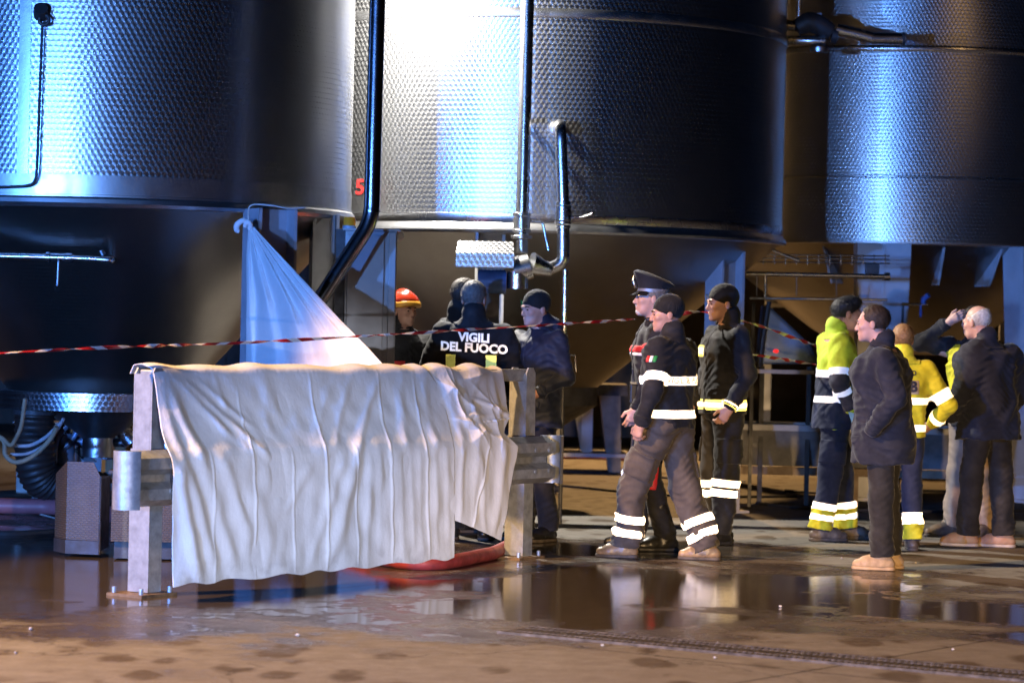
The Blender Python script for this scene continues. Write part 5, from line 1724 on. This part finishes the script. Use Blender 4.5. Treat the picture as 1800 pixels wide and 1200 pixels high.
    ctop = dict(f=lambda X, Y, Z: np.maximum((nk.z - .012 - .35 * (Y - nk.y)) - Z, np.sqrt((X - nk.x) ** 2 + (Y - nk.y) ** 2) - .14), lo=(nk.x - .15, nk.y - .15, nk.z - .07), hi=(nk.x + .15, nk.y + .15, nk.z + .14))
    hole_cr = lambda X, Y, Z: np.maximum(cr1(X, Y, Z), -np.inf)
    def collar_part():
        xs_, ys_, zs_ = (axis(ctop['lo'][i], ctop['hi'][i], .007) for i in range(3))
        F_ = field(jp, xs_, ys_, zs_)
        X, Y, Z = xs_[:, None, None], ys_[None, :, None], zs_[None, None, :]
        F_ = np.maximum(F_ + cr1(X, Y, Z) * .5 - .006, ctop['f'](X, Y, Z))
        hole = np.sqrt((X - col.x) ** 2 + (Y - col.y + .012) ** 2) - .060
        F_ = np.maximum(F_, -np.maximum(hole, (nk.z + .005) - Z))
        vs_, fs_ = nets(F_, xs_, ys_, zs_)
        return mesh_obj('collar', vs_, fs_, jk.get('collar_mat', jk['mat']), jo)
    collar_part()
    for S_ in 'LR':
        clip_part('cuff', jp, cr1, .005, limb_region(J['el' + S_], J['wr' + S_], .80, .95, .09), .0075, jk.get('cuff_mat', jk['mat']), jo)
    clip_part('zip_placket', jp, cr1, .004, torso_region(hem + .02, nk.z - .02, 0, (lx - .022, lx + .022), 'front'), .0075, jk['mat'], jo)
    for sx_ in (-1, 1):
        clip_part('pocket_flap', jp, cr1, .006, torso_region(hem + .12, hem + .17, .12 * sx_, (.06 if sx_ > 0 else -.15, .15 if sx_ > 0 else -.06), 'front'), .0075, jk['mat'], jo)
    # ---------- trousers
    tr_ = outfit['trousers']
    tb_ = tr_.get('bulk', 1.0)
    tp_ = [loft([(.84, 0, 0, .155, .12), (.95, 0, 0, .165, .125), (1.03, 0, 0, .16, .12)], .05)]
    legs = {}
    for S_ in 'LR':
        h_, k_, a_ = J['hip' + S_], J['kn' + S_], J['an' + S_]
        ak = a_ + Vector((0, 0, tr_.get('end', -.02)))
        tp_ += [rc(h_, k_, .098 * tb_, .078 * tb_, .035), rc(k_, ak, .078 * tb_, tr_.get('cuff', .074) * tb_, .03)]
    cr2 = crease(tr_.get('seed', len(label) + 3), tr_.get('crease', .008), 1.2)
    zend = min(J['anL'].z, J['anR'].z) + tr_.get('end', -.02) - .03
    def tpost(F, X, Y, Z):
        low = np.exp(-((Z - .16) / .12) ** 2)
        F = F + cr2(X, Y, Z) * (1 + .9 * low)
        for S_ in 'LR':
            a_, k_ = J['an' + S_], J['kn' + S_]
            d = (a_ - k_).normalized()
            e = a_ + d * (.03 - tr_.get('end', -.02) * -1)
            t = (X - e.x) * d.x + (Y - e.y) * d.y + (Z - e.z) * d.z
            near = np.sqrt((X - e.x) ** 2 + (Y - e.y) ** 2 + (Z - e.z) ** 2)
            F = np.where(near < .2, np.maximum(F, t), F)
        return F
    to_ = surf('trousers', tp_, .0095, tr_['mat'], root, tpost)
    def cr3(X, Y, Z):
        return cr2(X, Y, Z) * (1 + .9 * np.exp(-((Z - .16) / .12) ** 2))
    for bd in tr_.get('bands', ()):
        for S_ in 'LR':
            rg = limb_region(J['kn' + S_], J['an' + S_], bd[0], bd[1], .115)
            off = .0035 if bd[2] is not RETRO else .006
            clip_part('reflective_band' if bd[2] in (RETRO, RETRO_Y) else 'cuff_panel', tp_, cr3, off + .004, rg, .0075, bd[2], to_)
    if tr_.get('cargo'):
        for S_, sx_ in (('L', 1), ('R', -1)):
            rg = limb_region(J['hip' + S_], J['kn' + S_], .48, .88, .13)
            f0_ = rg['f']; hx_ = J['kn' + S_].x
            rg['f'] = lambda X, Y, Z, f0_=f0_, hx_=hx_, sx_=sx_: np.maximum(f0_(X, Y, Z), -(X - hx_ + .01 * sx_) * sx_ + .035)
            clip_part('cargo_pocket', tp_, cr3, .013, rg, .0075, tr_['mat'], to_)
    # ---------- shoes
    sm = outfit['shoes']
    for S_ in 'LR':
        a_ = J['an' + S_]
        Rz = rotz(p['ft' + S_])
        gz = a_.z - .085
        def q(x, y, z):
            v_ = Rz @ Vector((x, y, 0)); return (a_.x + v_.x, a_.y + v_.y, gz + z)
        sp_ = [rc(q(0, .045, .045), q(0, -.10, .040), .040, .044, .03), rc(q(0, -.10, .042), q(0, -.165, .036), .044, .034, .03), rc(q(0, .004, .13 if outfit.get('boot') else .10), q(0, -.01, .05), .046, .046, .04), rc(q(0, -.03, .075), q(0, -.10, .05), .035, .036, .04)]
        if outfit.get('boot') == 'high':
            k_ = J['kn' + S_]
            sp_ += [rc(q(0, .01, .12), a_ + (k_ - a_) * .75, .054, .064, .03)]
        bo = surf('boot' if outfit.get('boot') else 'shoe', sp_, .007, sm, root, lambda F, X, Y, Z: np.maximum(F + .0012 * np.sin(Y * 120) * np.sin(Z * 90 + X * 60), gz + .022 - Z))
        so = [rc(q(0, .045, .014), q(0, -.10, .014), .043, .047, .02), rc(q(0, -.10, .014), q(0, -.168, .016), .047, .036, .02)]
        surf('sole', so, .007, outfit.get('sole', SOLE), bo, lambda F, X, Y, Z: np.maximum(F, np.maximum(gz + .001 - Z, Z - gz - .026)))
    return root, dict(J=J, jp=jp, cr=cr1, jacket=jo, trousers=to_, tp=tp_, cr2=cr3, hp=hp_, clip=clip_part, tr=torso_region, lr=limb_region)

def thing_part(name, parent):
    o = bpy.data.objects.new(name, None)
    o.empty_display_size = .05
    return link(o, parent)

def print_on(body, size, cx, cz, info, mat, parent, side=1, bold=.002, slope=0.0, off=.006, name='lettering', stretch=1.0):
    """flat lettering laid on the back (side 1) or front (side -1) of a jacket"""
    me = text_mesh(body, size, name, bold)
    co = np.array([v.co[:] for v in me.vertices])
    x = (cx - co[:, 0] * side * stretch); z = cz + co[:, 1] + slope * co[:, 0]
    y = np.full_like(x, .30 * side)
    for _ in range(50):
        d = field_pts(info['jp'], x, y, z) + info['cr'](x, y, z) - off
        y = y - side * np.clip(d, -.03, .03) * .6
    for i, v in enumerate(me.vertices):
        v.co = (x[i], y[i], z[i])
    me.materials.append(mat)
    return link(bpy.data.objects.new(name, me), parent)

# ------------------------------------------------------------------ the people
CALF = [(.50, .63, RETRO), (.72, .85, RETRO)]
# firefighter with lettered back
_, i3 = person('person in black jacket lettered on the back, behind the rail', 824, 948, 1.86, 178,
    dict(hair='short', hairm=H_GREY, jacket=dict(mat=C_BLACK, bulk=1.16, sleeve=1.12, collar=.02, seed=2, bands=[('patch', (1.0, 1.258, .11, .18, 'back'), 'x', RETRO_Y), ('patch', (1.0, 1.258, -.165, -.09, 'back'), 'x', RETRO_Y)]),
         trousers=dict(mat=C_BLACK, bands=[(.55, .68, RETRO)]), shoes=L_BLACK, boot=True),
    head=(.0, -.03, 1.635), head_yaw=-15, head_pitch=8, elL=(.30, .02, 1.16), elR=(-.30, .02, 1.16), wrL=(.22, -.14, .98), wrR=(-.22, -.14, .98), shL=(.205, .01, 1.42), shR=(-.205, .01, 1.42))
print_on('VIGILI', .082, -.012, 1.372, i3, RETRO, i3['jacket'], 1, .0035, -.04)
print_on('DEL FUOCO', .082, -.012, 1.303, i3, RETRO, i3['jacket'], 1, .0035, -.04)
# man behind him
person('person with short dark hair behind the lettered jacket', 804, 934, 1.89, 120,
    dict(hair='short', hairm=H_BROWN, jacket=dict(mat=C_BLACK, seed=3, bulk=1.05), trousers=dict(mat=C_BLACK), shoes=L_BLACK), head=(0, -.03, 1.635), head_yaw=10)
# man with beanie beside the rail
person('person in dark blue coat and black beanie at the rail end', 938, 950, 1.80, -48,
    dict(hat='beanie', hat_mark=GRN, hairm=H_BROWN, skin=SKIN_P, jacket=dict(mat=C_BLUEJ, bulk=1.08, hood=True, seed=5, hem=.80), trousers=dict(mat=C_BLACK), shoes=L_BLACK),
    head=(.0, -.035, 1.63), head_yaw=-8, head_pitch=6, elL=(.27, .03, 1.16), wrL=(.20, -.17, 1.05), elR=(-.26, .04, 1.15), wrR=(-.18, -.16, 1.02))
# firefighter with helmet behind the cabinet
person('person with red and orange fire helmet beside the cabinet', 701, 925, 1.76, 28,
    dict(hat='helmet', hairm=H_BROWN, jacket=dict(mat=C_BLACK, bulk=1.12, sleeve=1.1, seed=7, collar=.03, bands=[('patch', (1.20, 1.26, -.16, -.05, 'front'), 'x', REDP)]), trousers=dict(mat=C_BLACK), shoes=L_BLACK, boot=True), head_yaw=12)
# officer with peaked cap
_, i5 = person('person in black uniform with peaked cap and red-white arm band', 1140, 966, 1.89, -84,
    dict(hat='cap', hair='short', hairm=H_GREY, skin=SKIN_P, beard=H_WHITE, jacket=dict(mat=C_BLACK, bulk=1.0, seed=4, hem=.84, bands=[('patch', (1.285, 1.33, -.3, .3, 'front'), 'panel', 'panel', REDP), ('patch', (1.262, 1.284, -.3, .3, 'front'), 'panel', 'panel', WHT), ('upL', .34, .50, 'panel', REDP), ('upL', .52, .58, 'panel', WHT)]),
         trousers=dict(mat=C_BLACK, bulk=.95), shoes=L_BLACK, boot='high', sole=RUBBER),
    head=(0, -.02, 1.635), head_pitch=-2, head_yaw=-4, elL=(.23, -.03, 1.16), wrL=(.215, -.13, .925), elR=(-.24, .05, 1.15), wrR=(-.22, .02, .92), curlL=.6, knL=(.10, -.02, .5), anL=(.09, .10, .085), anR=(-.11, -.08, .085))
i5['clip']('trouser_stripe', i5['tp'], i5['cr2'], .004, i5['lr'](i5['J']['hipL'] + Vector((.06, .01, 0)), i5['J']['knL'] + Vector((.05, .01, -.1)), .0, 1.0, .035), .0075, REDP, i5['trousers'])
hol = thing('radio_holster', 'black radio holster on the capped officer belt', 'holster', i5['J']['hipL'])
o = hol; jr = bpy.data.objects['person.004']
bpy.context.view_layer.update()
o.location = jr.matrix_world @ Vector((.17, -.14, 1.02)); o.rotation_euler = (0, .1, math.radians(-84))
MB().box((0, 0, 0), (.045, .07, .14)).build('case', L_BLACK, hol, bevel=.01)
MB().cyl((0, -.01, .07), (0, -.02, .17), .008, 8).build('aerial', RUBBER, hol)
MB().box((.0, -.005, .075), (.05, .06, .012)).build('clip', STEEL, hol)
# signalling paddle
pq = P(1104, 834, 19.45)
pd = thing('signal_paddle', 'red and white round signal paddle hanging at knee height', 'paddle', pq)
dz = MB().lathe((0, 0, 0), [(.001, -.008), (.085, -.008), (.085, .008), (.001, .008)], 28).build('disc', RETRO, pd)
dz.rotation_euler = (math.pi / 2, 0, .7); dz.location = (.02, 0, 0)
dz2 = MB().lathe((0, 0, 0), [(.001, -.011), (.05, -.011), (.05, .011), (.001, .011)], 28).build('red_centre', REDP, pd)
dz2.rotation_euler = (math.pi / 2, 0, .7); dz2.location = (.02, 0, 0)
MB().cyl((.02, 0, .083), (.035, .0, .34), .014, 10).build('handle', RUBBER, pd)
# firefighter striding left
_, i6 = person('person in black beanie striding left with broad white bands on the back', 1168, 982, 1.77, -124,
    dict(hat='beanie', hairm=H_BLACK, jacket=dict(mat=C_BLACK, bulk=1.18, sleeve=1.14, seed=6, hem=.875, collar=.012, bands=[('torso', 1.165, 1.225, RETRO), ('torso', .945, 1.0, RETRO), ('upL', .70, .92, RETRO), ('upR', .70, .92, RETRO)]),
         trousers=dict(mat=C_CHAR, bulk=1.3, cuff=.078, crease=.014, cargo=True, bands=CALF), shoes=L_BROWN, boot=True),
    head=(.01, -.02, 1.635), head_yaw=38, head_pitch=4, elL=(.27, .05, 1.16), wrL=(.29, -.03, .91), elR=(-.27, -.02, 1.16), wrR=(-.26, -.14, .95), curlL=.9,
    hipL=(.09, 0, .90), knL=(.13, -.17, .50), anL=(.14, -.22, .085), ftL=26, hipR=(-.09, 0, .90), knR=(-.10, .08, .48), anR=(-.13, .26, .085), ftR=26)
print_on('VIGILI DEL FUOCO', .058, .0, 1.196, i6, simple('grey_print', (0.16, 0.16, 0.17), .7), i6['jacket'], 1, .0008, 0, .012, stretch=.8)
J6 = i6['J']
for nm, t0, t1, mt in (('flag_green', 0, 0, GRN), ('flag_white', 0, 0, WHT), ('flag_red', 0, 0, REDP)):
    k_ = ('flag_green', 'flag_white', 'flag_red').index(nm)
    a_, b_ = J6['shL'], J6['elL']
    c_ = a_.lerp(b_, .33) + Vector((.05, 0, 0))
    f0 = lambda X, Y, Z, k_=k_, c_=c_: np.maximum(np.maximum(np.abs(Z - c_.z) - .022, np.abs(Y - (c_.y + .035 - .023 * k_)) - .0115), -(X - c_.x + .04))
    i6['clip']('sleeve_' + nm, i6['jp'], i6['cr'], .006, dict(f=f0, lo=(c_.x - .05, c_.y - .08, c_.z - .04), hi=(c_.x + .08, c_.y + .08, c_.z + .04)), .006, mt, i6['jacket'])
# firefighter facing left
_, i7 = person('person in black beanie facing left with yellow-edged hem band', 1266, 955, 1.87, -68,
    dict(hat='beanie', hat_mark=BADGE, hairm=H_BLACK, skin=SKIN_P, jacket=dict(mat=C_BLACK, bulk=1.10, sleeve=1.05, seed=9, hem=.88, collar=.035, bands=[('torso', .912, .985, RETRO_Y), ('torso', .93, .967, RETRO), ('loL', .80, .96, RETRO_Y), ('loL', .84, .92, RETRO), ('patch', (1.27, 1.35, -.16, -.03, 'front'), 'x', RETRO_Y), ('patch', (1.285, 1.335, -.14, -.03, 'front'), 'x', RETRO), ('patch', (1.25, 1.36, .02, .18, 'back'), 'x', RETRO)]),
         trousers=dict(mat=C_BLACK, bulk=1.12, cargo=True, bands=[(.14, .26, RETRO), (.30, .42, RETRO)]), shoes=L_BLACK, boot='high', sole=RUBBER),
    head=(0, -.03, 1.635), head_pitch=4, head_yaw=-6, elL=(.26, .05, 1.15), wrL=(.25, -.08, .93), elR=(-.25, .0, 1.15), wrR=(-.24, -.12, .95), curlL=.8, anL=(.10, -.05, .085), anR=(-.10, .06, .085))
# young man in hi-vis
_, i8 = person('person in lime and navy hi-vis jacket facing right', 1460, 949, 1.83, 98,
    dict(hair='thick', hairm=H_BLACK, jacket=dict(mat=C_LIME, bulk=1.02, sleeve=1.08, seed=12, hem=.80, collar_mat=C_LIME, cuff_mat=C_NAVY, collar=.02, crease=.008, bands=[('torso', .80, 1.185, 'panel', C_NAVY), ('upL', .72, 1.3, 'panel', C_NAVY), ('upR', .72, 1.3, 'panel', C_NAVY), ('loR', -.3, 1.0, 'panel', C_NAVY), ('loL', -.3, 1.0, 'panel', C_NAVY), ('torso', 1.165, 1.22, RETRO), ('upR', .70, .90, RETRO), ('upL', .70, .90, RETRO), ('torso', .985, 1.035, RETRO), ('loR', .30, .50, RETRO), ('loL', .30, .50, RETRO)]),
         trousers=dict(mat=C_NAVY, bulk=1.12, cargo=True, cuff=.072, bands=[(.62, 1.0, C_YEL), (.55, .67, RETRO), (.74, .85, RETRO)]), shoes=L_GREYB, boot=True),
    neck=(0, -.02, 1.48), head=(0, -.085, 1.62), head_pitch=8, elR=(-.25, .03, 1.15), wrR=(-.21, -.07, .95), elL=(.24, .0, 1.15), wrL=(.2, -.12, .97), handR=False,
    anL=(.10, -.14, .085), knL=(.10, -.09, .50), anR=(-.10, .10, .085), knR=(-.10, .04, .50), ftL=0, ftR=0)
MB().prism([i8['J']['wrR'] + Vector((-.045, -.06, -.04)), i8['J']['wrR'] + Vector((-.045, .03, -.02)), i8['J']['wrR'] + Vector((-.05, -.01, -.13))], (-.008, 0, 0)).build('blue_glove_tip', simple('blue_nitrile', (0.15, 0.36, 0.75), .4), i8['trousers'])
MB().tube([(-.19, -.02, 1.315), (-.197, -.06, 1.31)], .005, 6).build('pen_pocket_zip', RUBBER, i8['jacket'])
# dark-coated man in front of him
person('person in long dark navy coat and tan shoes facing left', 1548, 1000, 1.74, -104,
    dict(hair='receding', hairm=H_BROWN, skin=SKIN_P, jacket=dict(mat=C_COAT, bulk=1.14, deep=1.28, sleeve=1.25, seed=15, hem=.70, collar=.012, crease=.014), trousers=dict(mat=C_TROU, bulk=1.05, cuff=.078, crease=.007, end=-.035), shoes=L_TAN, sole=simple('tan_sole', (0.42, 0.28, 0.15), .6)),
    neck=(0, -.03, 1.485), head=(0, -.095, 1.63), head_pitch=4, elL=(.27, .10, 1.14), wrL=(.24, -.06, .93), elR=(-.26, .03, 1.14), wrR=(-.2, -.12, .95), handL=False, handR=False,
    anL=(.09, .02, .085), anR=(-.09, .06, .085), knL=(.09, -.0, .50), knR=(-.09, .02, .50), ftL=3, ftR=-3)
# yellow jacket behind
_, i10 = person('person with fair hair in yellow jacket, back turned, behind the coat', 1578, 966, 1.62, 186,
    dict(hair='short', hairm=H_GINGER, jacket=dict(mat=C_YEL, bulk=1.12, sleeve=1.12, seed=18, hem=.88, crease=.009, bands=[('torso', 1.135, 1.19, RETRO), ('torso', .925, .98, RETRO), ('upR', .62, .88, RETRO), ('loR', .55, .80, RETRO), ('upL', .62, .88, RETRO)]),
         trousers=dict(mat=C_NAVY, bands=[(.66, 1.0, C_YEL), (.50, .72, RETRO)]), shoes=L_GREYB, boot=True),
    elR=(-.36, .06, 1.13), wrR=(-.27, -.10, .98), elL=(.26, .04, 1.14), wrL=(.22, -.10, .95))
def badge_box(z0, z1, x0, x1, mat):
    return i10['clip']('printed_panel', i10['jp'], i10['cr'], .004, i10['tr'](z0, z1, 0, (x0, x1), 'back'), .0065, mat, i10['jacket'])
PANEL = simple('pale_print_panel', (0.55, 0.42, 0.26), .6)
badge_box(1.215, 1.325, -.105, -.005, PANEL)
badge_box(1.36, 1.40, -.085, -.035, C_YEL)
print_on('B', .115, -.055, 1.272, i10, PRINT, i10['jacket'], 1, .005, 0, .013)
print_on('O', .05, -.06, 1.38, i10, PRINT, i10['jacket'], 1, .002, 0, .012)
# man in vest with raised hand
person('person in dark jacket and yellow vest with a hand raised to the head', 1704, 944, 1.78, -38,
    dict(hair='short', hairm=H_BROWN, jacket=dict(mat=C_BLACK, bulk=1.05, seed=21, hem=.84, bands=[('patch', (.93, 1.46, .075, .30, 'front'), 'panel', 'panel', C_YEL), ('patch', (.93, 1.46, -.30, -.075, 'front'), 'panel', 'panel', C_YEL), ('torso_back', .93, 1.47, 'panel', C_YEL), ('patch', (1.10, 1.16, -.3, .3, 'back'), 'x', RETRO), ('patch', (1.43, 1.47, .08, .15, 'back'), 'x', RETRO)]),
         trousers=dict(mat=C_BEIGE, bulk=1.0, cuff=.068, crease=.007), shoes=L_GREYB, boot=True),
    shR=(-.19, .0, 1.45), elR=(-.43, -.10, 1.46), wrR=(-.145, -.13, 1.625), curlR=.5, palmR=(0, 0, 1), head=(.0, -.02, 1.63), elL=(.25, .04, 1.15), wrL=(.23, -.1, .93), anR=(-.12, -.10, .085), ftR=-38, ftL=-20, anL=(.12, .08, .085))
# white-haired man
person('person with white hair in dark coat, back turned, right edge', 1733, 961, 1.78, -146,
    dict(hair='bald', hairm=H_WHITE, skin=SKIN_P, jacket=dict(mat=C_COAT, bulk=1.34, sleeve=1.25, seed=24, hem=.78, collar=.01, crease=.013), trousers=dict(mat=C_CHAR if False else C_TROU, bulk=1.08, cuff=.076, crease=.008, end=-.03), shoes=simple('tan_sport_shoe', (0.36, 0.26, 0.17), .6, 0, .12, 9, .15, 60, col2=(0.38, 0.17, 0.09)), sole=simple('pale_sole', (0.5, 0.42, 0.34), .6)),
    neck=(.05, -.01, 1.485), head=(.085, -.06, 1.625), head_yaw=10, head_pitch=8, elL=(.30, .03, 1.14), wrL=(.26, -.12, .94), elR=(-.30, .03, 1.14), wrR=(-.26, -.12, .94), handL=False, handR=False,
    anL=(.10, -.09, .085), anR=(-.11, .07, .085), ftL=40, ftR=40, knL=(.10, -.06, .50), knR=(-.105, .03, .50))
